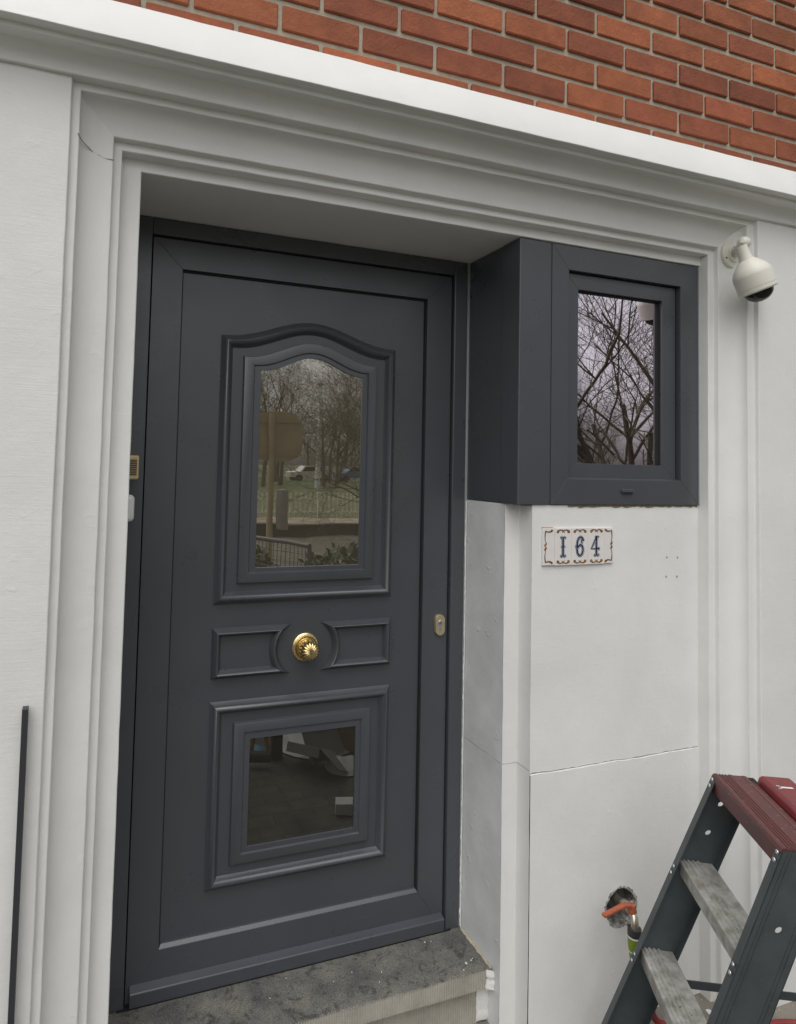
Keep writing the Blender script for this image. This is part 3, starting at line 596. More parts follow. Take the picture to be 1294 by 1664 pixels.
for k in (1, 2, 3):
    cx = (tx[k][0] + tx[k][1]) / 2
    for zc, fl in ((1.2395, 1), (1.1510, -1)):
        mb = MB(); scroll_h(mb, cx, zc, 0.0245, fl)
        mb.ribbon([(cx - 0.005, zc - 0.0045), (cx, zc + 0.0004), (cx + 0.005, zc + 0.0045)], [0.0014, 0.0036, 0.0014], TY - 0.0005); mb.ribbon([(cx - 0.005, zc + 0.0045), (cx, zc), (cx + 0.005, zc - 0.0045)], [0.0014, 0.0036, 0.0014], TY - 0.0006)
        mb.build('scroll', 'ochre', tiles[k])['kind'] = 'stuff'
for k, sd in ((0, -1), (4, 1)):
    xo = tx[k][0] + 0.010 if sd < 0 else tx[k][1] - 0.009
    for zc, fl in ((1.2405, 1), (1.1510, -1)):
        mb = MB(); nb = MB()
        pts = [(xo - sd * (-0.002 + 0.022 * t), zc - fl * (0.003 * math.sin(t * 3.14))) for t in [i / 8 for i in range(9)]] + [(xo - sd * (0.020 + 0.003 * math.cos(a)), zc + fl * (0.0028 + 0.003 * math.sin(a) - .003)) for a in (0.5, 1.4, 2.3, 3.2, 4.1)]
        mb.ribbon(pts, [0.0024 + 0.0024 * math.sin(math.pi * i / 13) for i in range(14)], TY - 0.0005)
        nb.ribbon([(xo + sd * (0.0025 * math.sin(t * 3.14)) + sd * 0.001, zc - fl * 0.034 * t) for t in [i / 10 for i in range(11)]], [0.0042 - 0.0026 * i / 10 for i in range(11)], TY - 0.0004)
        mb.build('scroll', 'ochre', tiles[k]); nb.build('stem', 'charcoal', tiles[k])
    mb = MB(); mb.ribbon([(xo + sd * 0.0015 + 0.0022 * math.sin(i * .9), 1.208 - 0.024 * i / 14) for i in range(15)], [0.0018 + 0.0040 * abs(math.sin(math.pi * i / 7)) for i in range(15)], TY - 0.0006)
    mb.build('knot', 'ochre', tiles[k])
b = MB(); b.box(1.1302, 1.165, TY + 0.001, YP, 1.2494, 1.2508); b.build('clay_edge', 'grout', hn)

# ------------------------------------------------------------------ security camera
sc_ = thing('security_camera', 'cream dome security camera on bracket at the top of the right jamb', 'camera', (1.80, -0.05, 2.108))
b = MB(); BC = (1.801, -0.046, 2.109)
b.lathe([(0.0, 0.0), (0.047, 0.0), (0.047, 0.010), (0.044, 0.013), (0.029, 0.014), (0.028, 0.018), (0.024, 0.019), (0.023, 0.015), (0.0, 0.015)], BC, (0, -1, 0), 40); bp = b.build('base_plate', 'cream_plastic', sc_, smooth=35)
for a in (205, 325, 85):
    b = MB(); b.lathe([(0.0, 0.0), (0.0034, 0.0), (0.0030, 0.0010), (0.0, 0.0012)], (BC[0] + 0.0375 * math.cos(R(a)), BC[1] - 0.0133, BC[2] + 0.0375 * math.sin(R(a))), (0, -1, 0), 12); b.build('screw', 'pipe', bp, smooth=40)
b = MB()
for i in range(18):
    a = 2 * math.pi * i / 18; b.lathe([(0.0, 0.0), (0.0016, 0.0), (0.0013, 0.0012), (0.0, 0.0014)], (BC[0] + 0.0185 * math.cos(a), BC[1] - 0.0150, BC[2] + 0.0185 * math.sin(a)), (0, -1, 0), 6)
b.build('ratchet_teeth', 'cream_plastic', bp)
b = MB(); b.tube([(1.801, -0.056, 2.109), (1.790, -0.082, 2.118), (1.772, -0.112, 2.126)], [0.0135, 0.0125, 0.012], 18); b.build('arm', 'cream_plastic', sc_, smooth=40)
b = MB(); b.lathe([(0.0, -0.019)] + [(0.019 * math.sin(math.pi * i / 12), -0.019 * math.cos(math.pi * i / 12)) for i in range(1, 12)] + [(0.0, 0.019)], (1.765, -0.120, 2.122), (0, 0, 1), 24); b.build('ball_joint', 'cream_plastic', sc_, smooth=60)
b = MB(); b.lathe([(0.0, -0.008), (0.0045, -0.008), (0.0045, 0.006), (0.0, 0.006)], (1.750, -0.128, 2.120), (-1, -0.6, 0), 12); b.build('screw', 'cream_plastic', sc_, smooth=40)
ax = Vector((0.42, -0.10, -1)).normalized(); o0 = Vector((1.742, -0.122, 2.090))
b = MB(); b.lathe([(0.0, -0.012), (0.016, -0.012), (0.017, 0.022), (0.021, 0.034), (0.026, 0.038), (0.044, 0.058), (0.0525, 0.074), (0.0535, 0.082), (0.0535, 0.118), (0.0525, 0.1185), (0.0525, 0.1198), (0.0535, 0.1203), (0.0535, 0.130), (0.0505, 0.134), (0.042, 0.134), (0.041, 0.126), (0.0, 0.126)], o0 + Vector((-0.01, -0.018, 0)), ax, 48); b.build('housing', 'cream_plastic', sc_, smooth=32)
b = MB(); b.lathe([(0.0405, 0.126)] + [(0.0405 * math.cos(math.pi / 2 * i / 10), 0.130 + 0.036 * math.sin(math.pi / 2 * i / 10)) for i in range(10)] + [(0.0, 0.166)], o0 + Vector((-0.01, -0.018, 0)), ax, 40); b.build('dome', 'dome', sc_, smooth=60)

# ------------------------------------------------------------------ intercom and doorbell on the left reveal
ic = thing('intercom', 'small beige slatted intercom box on the left door reveal above the white bell', 'intercom', (0.015, 0.2, 1.36))
b = MB(); b.box(0.0006, 0.0335, 0.192, 0.235, 1.3645, 1.4255); b.build('case', 'ivory', ic, 0.004)
for i in range(9):
    zz = 1.4135 - 0.0046 * i; b = MB(); b.box(0.004, 0.0285, 0.1905, 0.194, zz - 0.0011, zz + 0.0011); b.build('slot', 'gap', ic)
db = thing('doorbell', 'rounded white plastic doorbell on the left door reveal below the intercom', 'doorbell', (0.012, 0.2, 1.26))
b = MB(); b.box(0.0006, 0.026, 0.180, 0.225, 1.2585, 1.3255); b.build('case', 'white_plastic', db, 0.011, seg=5, smooth=50)
b = MB(); b.lathe([(0.0, 0.0), (0.008, 0.0), (0.0075, 0.002), (0.0, 0.0026)], (0.0258, 0.203, 1.285), (1, 0, 0), 16); b.build('push_button', 'pipe', db, smooth=40)

# ------------------------------------------------------------------ slim metal bar on the left
mp = thing('metal_bar', 'slim dark steel bar fixed upright to the white wall left of the door', 'bar', (-0.185, -0.115, G))
b = MB(); b.box(-0.1905, -0.1795, -0.132, -0.112, G, 0.926); b.build('bar', 'darkmetal', mp, 0.001)
for zz in (0.1, 0.78):
    b = MB(); b.box(-0.1885, -0.1815, -0.113, -0.104, zz, zz + 0.03); b.build('fixing', 'darkmetal', mp)

# ------------------------------------------------------------------ tap
tp = thing('water_tap', 'outdoor water tap with orange lever in a ragged wall hole', 'tap', (1.41, 0, 0.1))
b = MB(); b.lathe([(0.0, 0.0), (0.034, 0.0), (0.034, 0.012), (0.030, 0.016), (0.012, 0.018), (0.0, 0.018)], (1.424, YP + 0.034, 0.160), (0, -1, 0), 24); b.build('rubber_rose', 'pipe', tp, smooth=40)
b = MB(); b.tube([(1.412, YP + 0.03, 0.168), (1.406, -0.010, 0.172), (1.402, -0.030, 0.176)], [0.012, 0.012, 0.013], 14); b.build('inlet_pipe', 'chrome', tp, smooth=40)
b = MB(); b.lathe([(0.0, -0.02), (0.0135, -0.02), (0.0165, -0.010), (0.0165, 0.010), (0.0125, 0.014), (0.0125, 0.030), (0.0, 0.030)], (1.402, -0.028, 0.176), (-0.15, -1, 0.1), 16); b.build('valve_body', 'chrome', tp, smooth=40)
b = MB(); b.tube([(1.396, -0.052, 0.176), (1.392, -0.066, 0.171), (1.389, -0.072, 0.158), (1.3885, -0.072, 0.138)], [0.011, 0.0108, 0.0105, 0.0105], 14); b.build('spout', 'chrome', tp, smooth=40)
b = MB(); b.loft([[(x - 0.008, -0.058 + dy, z + dz + 0.004) for dy, dz in ((-h, -0.004), (h, -0.004), (h, 0.004), (-h, 0.004))] for x, z, h in ((1.400, 0.193, .009), (1.386, 0.200, .009), (1.372, 0.201, .008), (1.345, 0.196, .007), (1.315, 0.190, .0075), (1.300, 0.188, .007))], True, (True, True)); lv = b.build('lever', 'orange', tp, 0.002)
b = MB(); b.lathe([(0.0, 0.0), (0.0115, 0.0), (0.0115, 0.024), (0.009, 0.027), (0.0, 0.027)], (1.392, -0.058, 0.178), (0, 0, 1), 8); b.build('lever_hub', 'orange', tp, 0.0015)
b = MB(); b.lathe([(0.0, 0.0), (0.0045, 0.0), (0.0045, 0.005), (0.0, 0.006)], (1.392, -0.058, 0.205), (0, 0, 1), 6); b.build('lever_nut', 'rivet', tp)

# ------------------------------------------------------------------ garden hose
gh = thing('garden_hose', 'red garden hose with lime green connector hanging from the water tap', 'hose', (1.3885, -0.072, 0.02))
hc = (1.3885, -0.072, 0.148)
b = MB(); b.lathe([(0.012, 0.0), (0.0185, 0.0), (0.0185, 0.020), (0.0165, 0.022), (0.0, 0.022)], hc, (0, 0, -1), 36, lambda k, h, n: 1 - 0.05 * (k % 2)); cn = b.build('tap_adaptor', 'charcoal', gh, smooth=30)
b = MB(); b.lathe([(0.0, 0.022), (0.0170, 0.022), (0.0180, 0.027), (0.0175, 0.045), (0.0145, 0.066), (0.0125, 0.082), (0.0, 0.082)], hc, (0, 0, -1), 24); cn2 = b.build('connector', 'lime', gh, smooth=40)
b = MB(); b.lathe([(0.0168, 0.0205), (0.0184, 0.0205), (0.0186, 0.024), (0.0172, 0.0245)], hc, (0, 0, -1), 24); b.build('white_band', 'white_plastic', cn2, smooth=40)
b = MB(); b.lathe([(0.0152, 0.060), (0.0166, 0.060), (0.0160, 0.0625), (0.0145, 0.0625)], hc, (0, 0, -1), 24); b.build('white_band', 'white_plastic', cn2, smooth=40)
hp = [(1.3885, -0.072, 0.070), (1.392, -0.072, 0.01), (1.43, -0.070, -0.05), (1.465, -0.055, -0.10), (1.49, -0.055, -0.140), (1.54, -0.080, -0.155), (1.60, -0.098, -0.156), (1.66, -0.100, -0.156), (1.72, -0.118, -0.156), (1.78, -0.145, -0.156), (1.86, -0.165, -0.156), (1.94, -0.21, -0.156), (1.98, -0.29, -0.156), (1.95, -0.38, -0.156)]
def cat(pts, n=6):
    P = [Vector(p) for p in pts]; out = []
    for i in range(len(P) - 1):
        p0, p1, p2, p3 = P[max(i - 1, 0)], P[i], P[i + 1], P[min(i + 2, len(P) - 1)]
        for k in range(n):
            t = k / n; out.append(0.5 * ((2 * p1) + (p2 - p0) * t + (2 * p0 - 5 * p1 + 4 * p2 - p3) * t * t + (3 * p1 - p0 - 3 * p2 + p3) * t ** 3))
    return out + [P[-1]]
b = MB(); b.tube(cat(hp), 0.0095, 12); b.build('hose', 'hose', gh, smooth=60)

# ------------------------------------------------------------------ step ladder
T = Vector((1.4724, -0.2515, 0.6348)); PSI = -0.504; LEAN = math.tan(0.3722); K = 0.0405; WD = 0.3539
wv = Vector((math.sin(PSI), -math.cos(PSI), 0)); gv = Vector((math.cos(PSI), math.sin(PSI), 0)); zv = Vector((0, 0, 1))
DZG = T.z - G
ld = thing('step_ladder', 'folding step ladder with dirty aluminium treads and maroon top cap', 'ladder', (1.3, -0.35, G))
def LP(side, dz, v, u=0.0):     # side 0 far, 1 near; dz below top, v depth, u inward offset
    p = T - (zv + gv * LEAN) * dz + gv * v
    return p - wv * (K * dz) + wv * u if side == 0 else p + wv * (WD + K * dz) - wv * u
SD = 0.100
def plate(mb, f, L0, L1, holes, n=20):
    # web with round holes: f(dz, v, u) -> point; tiles along dz
    cuts = [L0] + [h for h in holes] + [L1]
    seg = []; z = L0
    for h in holes:
        seg.append((z, h - 0.03, None)); seg.append((h - 0.03, h + 0.03, h)); z = h + 0.03
    seg.append((z, L1, None))
    for a, b_, h in seg:
        for u in (0.0, 0.002):
            if h is None: mb.add([f(a, 0, u), f(a, SD, u), f(b_, SD, u), f(b_, 0, u)], [(0, 1, 2, 3)])
            else:
                o_, i_ = [], []
                ca = math.atan2(0.03, SD / 2)
                for an in sorted([2 * math.pi * k / n for k in range(n)] + [ca, math.pi - ca, math.pi + ca, 2 * math.pi - ca]):
                    c, s = math.cos(an), math.sin(an)
                    t = min((SD / 2) / abs(c) if abs(c) > 1e-6 else 9, 0.03 / abs(s) if abs(s) > 1e-6 else 9)
                    o_.append(f(h + s * t, SD / 2 + c * t, u)); i_.append(f(h + s * 0.0065, SD / 2 + c * 0.0065 + s * 0.0065 * 0, u))
                mb.loft([o_, i_], True)
for side, holes in ((0, (0.078, 0.155)), (1, (0.16,))):
    mb = MB(); plate(mb, lambda dz, v, u: LP(side, dz, v + 0.0, u), 0.004, DZG - 0.03, holes)
    for v0, v1, u1 in ((0.0, 0.0025, 0.024), (SD - 0.0025, SD, 0.024)):     # flanges
        mb.hexa([LP(side, 0.004, v0, 0), LP(side, 0.004, v1, 0), LP(side, 0.004, v1, u1), LP(side, 0.004, v0, u1), LP(side, DZG - .03, v0, 0), LP(side, DZG - .03, v1, 0), LP(side, DZG - .03, v1, u1), LP(side, DZG - .03, v0, u1)])
    for v0 in (0.012, 0.020, 0.078, 0.086):                                  # extrusion ribs on the outer face
        mb.hexa([LP(side, 0.006, v0, 0.0005), LP(side, 0.006, v0 + 0.003, 0.0005), LP(side, 0.006, v0 + 0.003, -0.0016), LP(side, 0.006, v0, -0.0016), LP(side, DZG - .03, v0, 0.0005), LP(side, DZG - .03, v0 + .003, 0.0005), LP(side, DZG - .03, v0 + .003, -0.0016), LP(side, DZG - .03, v0, -0.0016)])
    s_ = mb.build('stile', 'ladder', ld)
    mb = MB(); mb.hexa([LP(side, DZG - .05, -0.003, -0.003), LP(side, DZG - .05, SD + .003, -0.003), LP(side, DZG - .05, SD + .003, 0.027), LP(side, DZG - .05, -0.003, 0.027), LP(side, DZG, -0.003, -0.003), LP(side, DZG, SD + .003, -0.003), LP(side, DZG, SD + .003, 0.027), LP(side, DZG, -0.003, 0.027)])
    mb.build('foot', 'red2', ld, 0.002)
    for dz in (0.012, 0.028, 0.245, 0.262, 0.485, 0.502):
        mb = MB(); p = LP(side, dz, -0.0005, 0.012); mb.lathe([(0.0, 0.0), (0.0055, 0.0), (0.0050, 0.0018), (0.0025, 0.0026), (0.002, 0.0012), (0.0, 0.0010)], p, -gv + zv * -0.1, 14); mb.build('rivet', 'rivet', s_, smooth=40)
    for v, dz in ((0.045, 0.018), (0.075, 0.018)):
        pass
for dz in (0.2333, 0.4733):
    mb = MB(); pr_ = []
    v = 0.012; pr_.append((v, -0.036)); pr_.append((v, -0.002)); pr_.append((v + .002, 0.0))
    for i in range(4): pr_ += [(v + 0.006 + i * 0.0115, 0.0), (v + 0.0075 + i * 0.0115, 0.0032), (v + 0.0125 + i * 0.0115, 0.0032), (v + 0.014 + i * 0.0115, 0.0)]
    pr_ += [(v + 0.056, -0.0008), (v + 0.0785, -0.0008), (v + 0.0805, -0.003), (v + 0.0805, -0.012), (v + 0.0790, -0.012), (v + 0.0790, -0.006), (v + 0.002, -0.006), (v + 0.002, -0.036)]
    mb.loft([[LP(0, dz, vv, 0.0022) + zv * hh for vv, hh in pr_], [LP(1, dz, vv, 0.0022) + zv * hh for vv, hh in pr_]], True, (True, True)); mb.build('tread', 'tread', ld)
# top cap
mb = MB(); pr_ = [(-0.004, -0.045), (-0.004, -0.008), (0.000, -0.001), (0.004, 0.0)]
for i in range(4): pr_ += [(0.009 + i * 0.007, 0.0), (0.0105 + i * 0.007, -0.0022), (0.0135 + i * 0.007, -0.0022), (0.015 + i * 0.007, 0.0)]
pr_ += [(0.044, 0.0), (0.045, -0.0012), (0.068, -0.0012), (0.069, 0.0), (0.079, -0.001), (0.083, -0.006), (0.089, -0.012), (0.094, -0.010), (0.100, -0.013), (0.100, -0.045), (0.096, -0.045), (0.096, -0.02), (0.0, -0.02), (0.0, -0.045)]
mb.loft([[LP(0, 0, vv, e) + zv * (hh + 0.001) for vv, hh in pr_] for e in (0.003,)] + [[LP(1, 0, vv, 0.003) + zv * (hh + 0.001) for vv, hh in pr_]], True, (True, True)); mb.build('top_cap', 'red', ld)
mb = MB(); pr_ = [(0.104, -0.045), (0.104, -0.012), (0.109, 0.002), (0.117, 0.006), (0.180, 0.006), (0.188, -0.002), (0.190, -0.045)]
mb.loft([[LP(0, 0, vv, 0.004) + zv * hh for vv, hh in pr_], [LP(1, 0, vv, 0.004) + zv * hh for vv, hh in pr_]], True, (True, True)); rc = mb.build('rear_cap', 'red2', ld, 0.003)
mb = MB(); a0 = 0.120
for (u0, u1, v0, v1) in ((0.062, 0.070, 0.124, 0.160), (0.058, 0.074, 0.124, 0.132)):
    mb.add([LP(0, 0, v0, u0) + zv * 0.0066, LP(0, 0, v0, u1) + zv * 0.0066, LP(0, 0, v1, u1) + zv * 0.0066, LP(0, 0, v1, u0) + zv * 0.0066], [(0, 1, 2, 3)])
mb.build('arrow_mark', 'white_plastic', rc)
RL = 0.36
for side in (0, 1):
    f = lambda dz, v, u: (T + gv * (0.15 + RL * dz) + gv * v - zv * dz + (wv * (0.012 - K * dz + u) if side == 0 else wv * (WD - 0.012 + K * dz - u)))
    mb = MB(); mb.hexa([f(0.02, 0, 0), f(0.02, 0.04, 0), f(0.02, 0.04, 0.02), f(0.02, 0, 0.02), f(DZG - .02, 0, 0), f(DZG - .02, 0.04, 0), f(DZG - .02, 0.04, 0.02), f(DZG - .02, 0, 0.02)]); mb.build('rear_leg', 'tread', ld, 0.002)
    mb = MB(); mb.hexa([f(DZG - .035, -.002, -.002), f(DZG - .035, 0.042, -.002), f(DZG - .035, 0.042, 0.022), f(DZG - .035, -.002, 0.022), f(DZG, -.002, -.002), f(DZG, 0.042, -.002), f(DZG, 0.042, 0.022), f(DZG, -.002, 0.022)]); mb.build('foot', 'red2', ld, 0.002)
    dz0 = T.z - 0.085; a = LP(side, dz0, SD - 0.01, 0.02); c = f(dz0, 0.02, 0.0) if side == 0 else f(dz0, 0.02, 0.0)
    n_ = wv if side == 0 else -wv
    mb = MB(); mb.hexa([a, c, c + n_ * 0.003, a + n_ * 0.003, a + zv * 0.02, c + zv * 0.02, c + n_ * .003 + zv * .02, a + n_ * .003 + zv * .02]); mb.build('spreader_bar', 'ladder', ld)
a = T + gv * (0.15 + RL * 0.66) - zv * 0.66
mb = MB(); mb.tube([a + wv * (0.012 - K * .66) + gv * .02, a + wv * (WD - .012 + K * .66) + gv * .02], 0.012, 8); mb.build('rear_brace', 'ladder', ld, smooth=40)

# ------------------------------------------------------------------ rubble at the wall foot
mb = MB()
for i in range(230):
    x = random.uniform(1.45, 2.05); y = random.uniform(-0.24, 0.0); s = random.choice((.002, .003, .003, .004, .006)); h = s * random.uniform(.4, .9)
    k = 5; a0 = random.random() * 6; ring = [(x + s * random.uniform(.6, 1.2) * math.cos(a0 + 6.283 * j / k), y + s * random.uniform(.6, 1.2) * math.sin(a0 + 6.283 * j / k)) for j in range(k)]
    mb.loft([[(p[0], p[1], G) for p in ring], [(x + (p[0] - x) * .6, y + (p[1] - y) * .6, G + h) for p in ring]], True, (False, True))
tag(mb.build('rubble', 'mortar'), 'loose grit and crumbs at the foot of the white wall', 'rubble', None, 'stuff')
for x, y, s, l in ((1.690, -0.055, 0.012, 'white plaster chip lying on the sandy ground behind the ladder'),):
    mb = MB(); flake(mb, x, y, G + 0.001, s); o = mb.build('plaster_chip', 'plaster'); o.scale = (1, 1, 1); tag(o, l, 'chip')

# ------------------------------------------------------------------ what the panes reflect: the park across the pavement
def branchy(mb_big, mb_small, p, d, ln, r, lvl, rng, maxl, twist=0.35):
    n = 4 if lvl < 2 else 3; pts = [p]; rad = [r]; q = p.copy(); dd = d.copy()
    for i in range(n):
        dd = (dd + Vector((rng.uniform(-1, 1), rng.uniform(-1, 1), rng.uniform(-.5, .7))) * twist * (0.35 if lvl == 0 else 0.7) / n * 1.6).normalized()
        q = q + dd * ln / n; pts.append(q.copy()); rad.append(r * (1 - 0.55 * (i + 1) / n))
    (mb_big if lvl < 2 else mb_small).tube(pts, rad, 7 if lvl == 0 else (5 if lvl == 1 else 3), False)
    if lvl >= maxl: return
    kids = (5, 5, 4, 4, 3)[min(lvl, 4)]
    for i in range(kids):
        t = rng.uniform(0.35, 1.0) if lvl else rng.uniform(0.3, 1.0)
        k = min(int(t * n), n - 1); f = t * n - k; s = pts[k].lerp(pts[k + 1], f)
        side = dd.orthogonal().normalized(); side.rotate(Matrix.Rotation(rng.uniform(0, 6.283), 3, dd))
        nd = (dd * rng.uniform(.5, .9) + side * rng.uniform(.5, .9) + Vector((0, 0, 0.12))).normalized()
        branchy(mb_big, mb_small, s, nd, ln * rng.uniform(.55, .78), max(rad[k] * rng.uniform(.45, .65), 0.003), lvl + 1, rng, maxl, twist)
def make_tree(name, seed, h, r, stems, m, maxl, label, group, twist=0.45):
    rng = random.Random(seed); t = thing(name, label, 'tree', (0, 0, 0), group); a = MB(); c = MB()
    for s in range(stems):
        d = Vector((0, 0, 1)) if stems == 1 else Vector((math.cos(s * 2.4) * 0.42, math.sin(s * 2.4) * 0.42, 1)).normalized()
        branchy(a, c, Vector((0.12 * math.cos(s * 2.4) * (stems > 1), 0.12 * math.sin(s * 2.4) * (stems > 1), -0.1)), d, h * rng.uniform(.85, 1.1), r * rng.uniform(.7, 1.1), 0, rng, maxl, twist)
    a.build('trunk', m, t, smooth=60); c.build('crown', m, t); return t
TG = 'bare park trees reflected in the arched door glass'
TL = 'bare winter tree of the park, seen only reflected in the arched door glass'
protos = [make_tree('park_tree', 11, 5.0, 0.17, 1, 'bark', 5, TL, TG), make_tree('park_tree', 23, 4.4, 0.14, 2, 'bark2', 5, TL, TG), make_tree('park_tree', 35, 5.6, 0.17, 1, 'bark', 5, TL, TG)]
spots = [(11.5, -43, 0), (14.0, -47, 1), (17.0, -46, 2), (19.5, -50, 1), (13.0, -52, 2), (16.0, -56, 0), (21.5, -57, 2), (24.5, -61, 0), (15.0, -62, 1), (27.0, -66, 1), (19.0, -66, 2), (23.5, -70, 0), (9.5, -47, 2), (29.5, -72, 2), (20.0, -43, 0), (12.0, -66, 1)]
for i, (x, y, k) in enumerate(spots):
    first = not any(s[2] == k for s in spots[:i])
    o = protos[k] if first else copy_tree(protos[k])
    o.location = (x, y, G - 0.01); o.rotation_euler = (0, 0, i * 1.9); s = 1.05 + 0.14 * math.sin(i * 2.7); o.scale = (s, s, s)
for i, (x, y) in enumerate(((31, -33), (35, -37), (38, -36), (34, -42), (42, -43), (40, -48), (47, -50), (29, -35))):
    o = copy_tree(protos[i % 3]); o.location = (x, y, G - 0.01); o.rotation_euler = (0, 0, i * 2.3); s = 0.62 + 0.1 * math.sin(i * 3.1); o.scale = (s, s, s)
    o['label'] = 'distant bare tree seen only reflected low in the small window glass'; o['group'] = 'distant trees reflected in the small window'
ms = make_tree('hazel_tree', 5, 2.7, 0.075, 7, 'bark2', 4, 'many-stemmed bare tree reflected in the small window glass', None, 0.75)
ms.location = (8.2, -6.4, G - 0.01)
ms2 = make_tree('alder_tree', 9, 3.6, 0.17, 2, 'bark', 4, 'taller bare tree behind the many-stemmed one in the window reflection', None, 0.7); ms2.location = (13.2, -12.0, G - 0.01)
ms4 = make_tree('birch_tree', 29, 4.2, 0.16, 1, 'bark2', 5, 'pale-trunked bare tree at the right edge of the window reflection', None, 0.6); ms4.location = (11.0, -8.6, G - 0.01)
ms3 = make_tree('leaning_tree', 17, 3.1, 0.07, 4, 'bark', 5, 'nearest bare tree, its branches cross the top of the arched glass reflection', None, 0.6); ms3.location = (7.0, -11.2, G - 0.01); ms3.rotation_euler = (0.10, -0.30, 0.6)

fn = thing('picket_fence', 'cream metal picket fence across the pavement, reflected in the arched glass', 'fence', (6.2, -16.8, G))
for zz in (0.06, 0.46):
    b = MB(); b.box(2.5, 10.5, -16.815, -16.785, zz - .1, zz - .07); b.build('rail', 'cream_paint', fn)
pm = None
for i in range(54):
    if pm is None:
        b = MB(); b.box(-0.024, 0.024, -0.011, 0.011, 0, 0.74); o = b.build('picket', 'cream_paint', fn); pm = o.data
    else: o = bpy.data.objects.new('picket', pm); C.objects.link(o); o.parent = fn; o.matrix_parent_inverse = Matrix.Translation(fn.location).inverted()
    o.location = (2.55 + i * 0.148, -16.83, G)
for i in range(5):
    b = MB(); b.box(2.5 + i * 2 - .035, 2.5 + i * 2 + .035, -16.9, -16.83, G, 0.60); b.build('post', 'cream_paint', fn)
lw = thing('garden_wall', 'low dark garden wall with flat coping in front of the reflected fence', 'wall', (5, -11.9, G))
b = MB(); b.box(-4, 14, -12.1, -11.9, G - .05, 0.04); b.build('wall', 'dark_wall', lw); b = MB(); b.box(-4, 14, -12.14, -11.86, 0.042, 0.09); b.build('coping', 'dark_wall', lw, 0.01)
gd = MB(); gd.loft([[(x, y, G + 0.004) for x in (-4, 14)] for y in (-12.1, -16.6)], False); o = gd.build('flower_bed', mat('leaf_litter', (0.20, 0.13, 0.08), 0.95, var=0.6, vscale=2.2, vcol=(0.36, 0.33, 0.28))); o['kind'] = 'structure'
sg = thing('road_sign', 'brown back of a rounded road sign, reflected at left of the arched glass', 'sign', (2.87, -8.8, G))
b = MB(); b.tube([(2.87, -8.8, G), (2.86, -8.8, 2.27)], 0.055, 14); b.build('post', 'brown_sign', sg, smooth=40)
b = MB(); b.loft([[(2.98 + 0.46 * math.copysign(abs(math.cos(a)) ** .6, math.cos(a)), y, 1.88 + 0.43 * math.copysign(abs(math.sin(a)) ** .6, math.sin(a))) for a in [i * math.pi / 20 for i in range(40)]] for y in (-8.90, -8.88)], True, (True, True)); b.build('plate', 'brown_sign', sg)
for zz in (1.55, 2.12):
    b = MB(); b.box(2.56, 3.42, -8.88, -8.86, zz, zz + .04); b.build('bracket', 'brown_sign', sg)
b = MB(); b.lathe([(0.0, 0), (0.09, 0), (0.10, 0.02), (0.10, 0.66), (0.0, 0.68)], (3.06, -8.72, 0.16 + .15), (0, 0, 1), 20); b.build('litter_bin', 'card', sg, smooth=40)
lp = thing('lamp_post', 'pale lamp post standing on the lawn, reflected in the arched glass', 'lamp post', (13.7, -37.8, G))
b = MB(); b.tube([(13.7, -37.8, G), (13.7, -37.8, 6.4)], [0.17, 0.13], 14); b.build('post', 'white_plastic', lp, smooth=40)
b = MB(); b.lathe([(0.0, 0), (0.10, 0.02), (0.30, 0.12), (0.28, 0.2), (0.0, 0.24)], (13.7, -37.8, 6.38), (0, 0, 1), 16); b.build('lantern', 'cream_paint', lp, smooth=40)
rl = thing('mesh_railing', 'dark metal railing with wire mesh, reflected low in the arched glass', 'railing', (1.75, -4, G))
A = Vector((1.885, -3.72, 0.665)); B = Vector((1.35, -4.85, 0.66))
b = MB(); b.tube([A, B], 0.022, 10); b.build('handrail', 'darkmetal', rl, smooth=40)
for p in (A, B):
    b = MB(); b.tube([p, (p.x, p.y, G)], 0.020, 10); b.build('post', 'darkmetal', rl, smooth=40)
for i in range(1, 22):
    p = A.lerp(B, i / 22); b = MB(); b.tube([p, (p.x, p.y, G + .08)], 0.0035, 5); b.build('mesh_wire', 'darkmetal', rl)
for i in range(5):
    b = MB(); zz = G + .1 + i * .16; b.tube([(A.x, A.y, zz), (B.x, B.y, zz)], 0.0035, 5); b.build('mesh_wire', 'darkmetal', rl)
def shrub(name, label, x, y, rx, rz, n, seed):
    rng = random.Random(seed); t = thing(name, label, 'shrub', (x, y, G)); mb = MB(); sb = MB()
    for i in range(n):
        v = Vector((rng.gauss(0, 1), rng.gauss(0, 1), rng.gauss(0, 1))).normalized() * rng.uniform(.5, 1) ** .5
        p = Vector((x + v.x * rx, y + v.y * rx, G + rz + v.z * rz)); d = Vector((rng.uniform(-1, 1), rng.uniform(-1, 1), rng.uniform(-.3, 1))).normalized(); s = d.orthogonal().normalized() * 0.024; L = d * 0.10
        mb.add([p, p + L * .5 + s, p + L, p + L * .5 - s], [(0, 1, 2, 3)])
    for i in range(8):
        a = i * .8; sb.tube([(x, y, G), (x + rx * .4 * math.cos(a), y + rx * .4 * math.sin(a), G + rz)], 0.012, 5)
    mb.build('foliage', 'hedge', t); sb.build('stem', 'bark', t)
shrub('laurel_shrub', 'glossy evergreen shrub beside the railing, reflected at the arched glass foot', 2.45, -4.3, 0.5, 0.36, 900, 3)
shrub('laurel_shrub', 'evergreen shrub behind the wire mesh, reflected in the lower left of the arched glass', 1.55, -5.4, 0.45, 0.33, 900, 4)
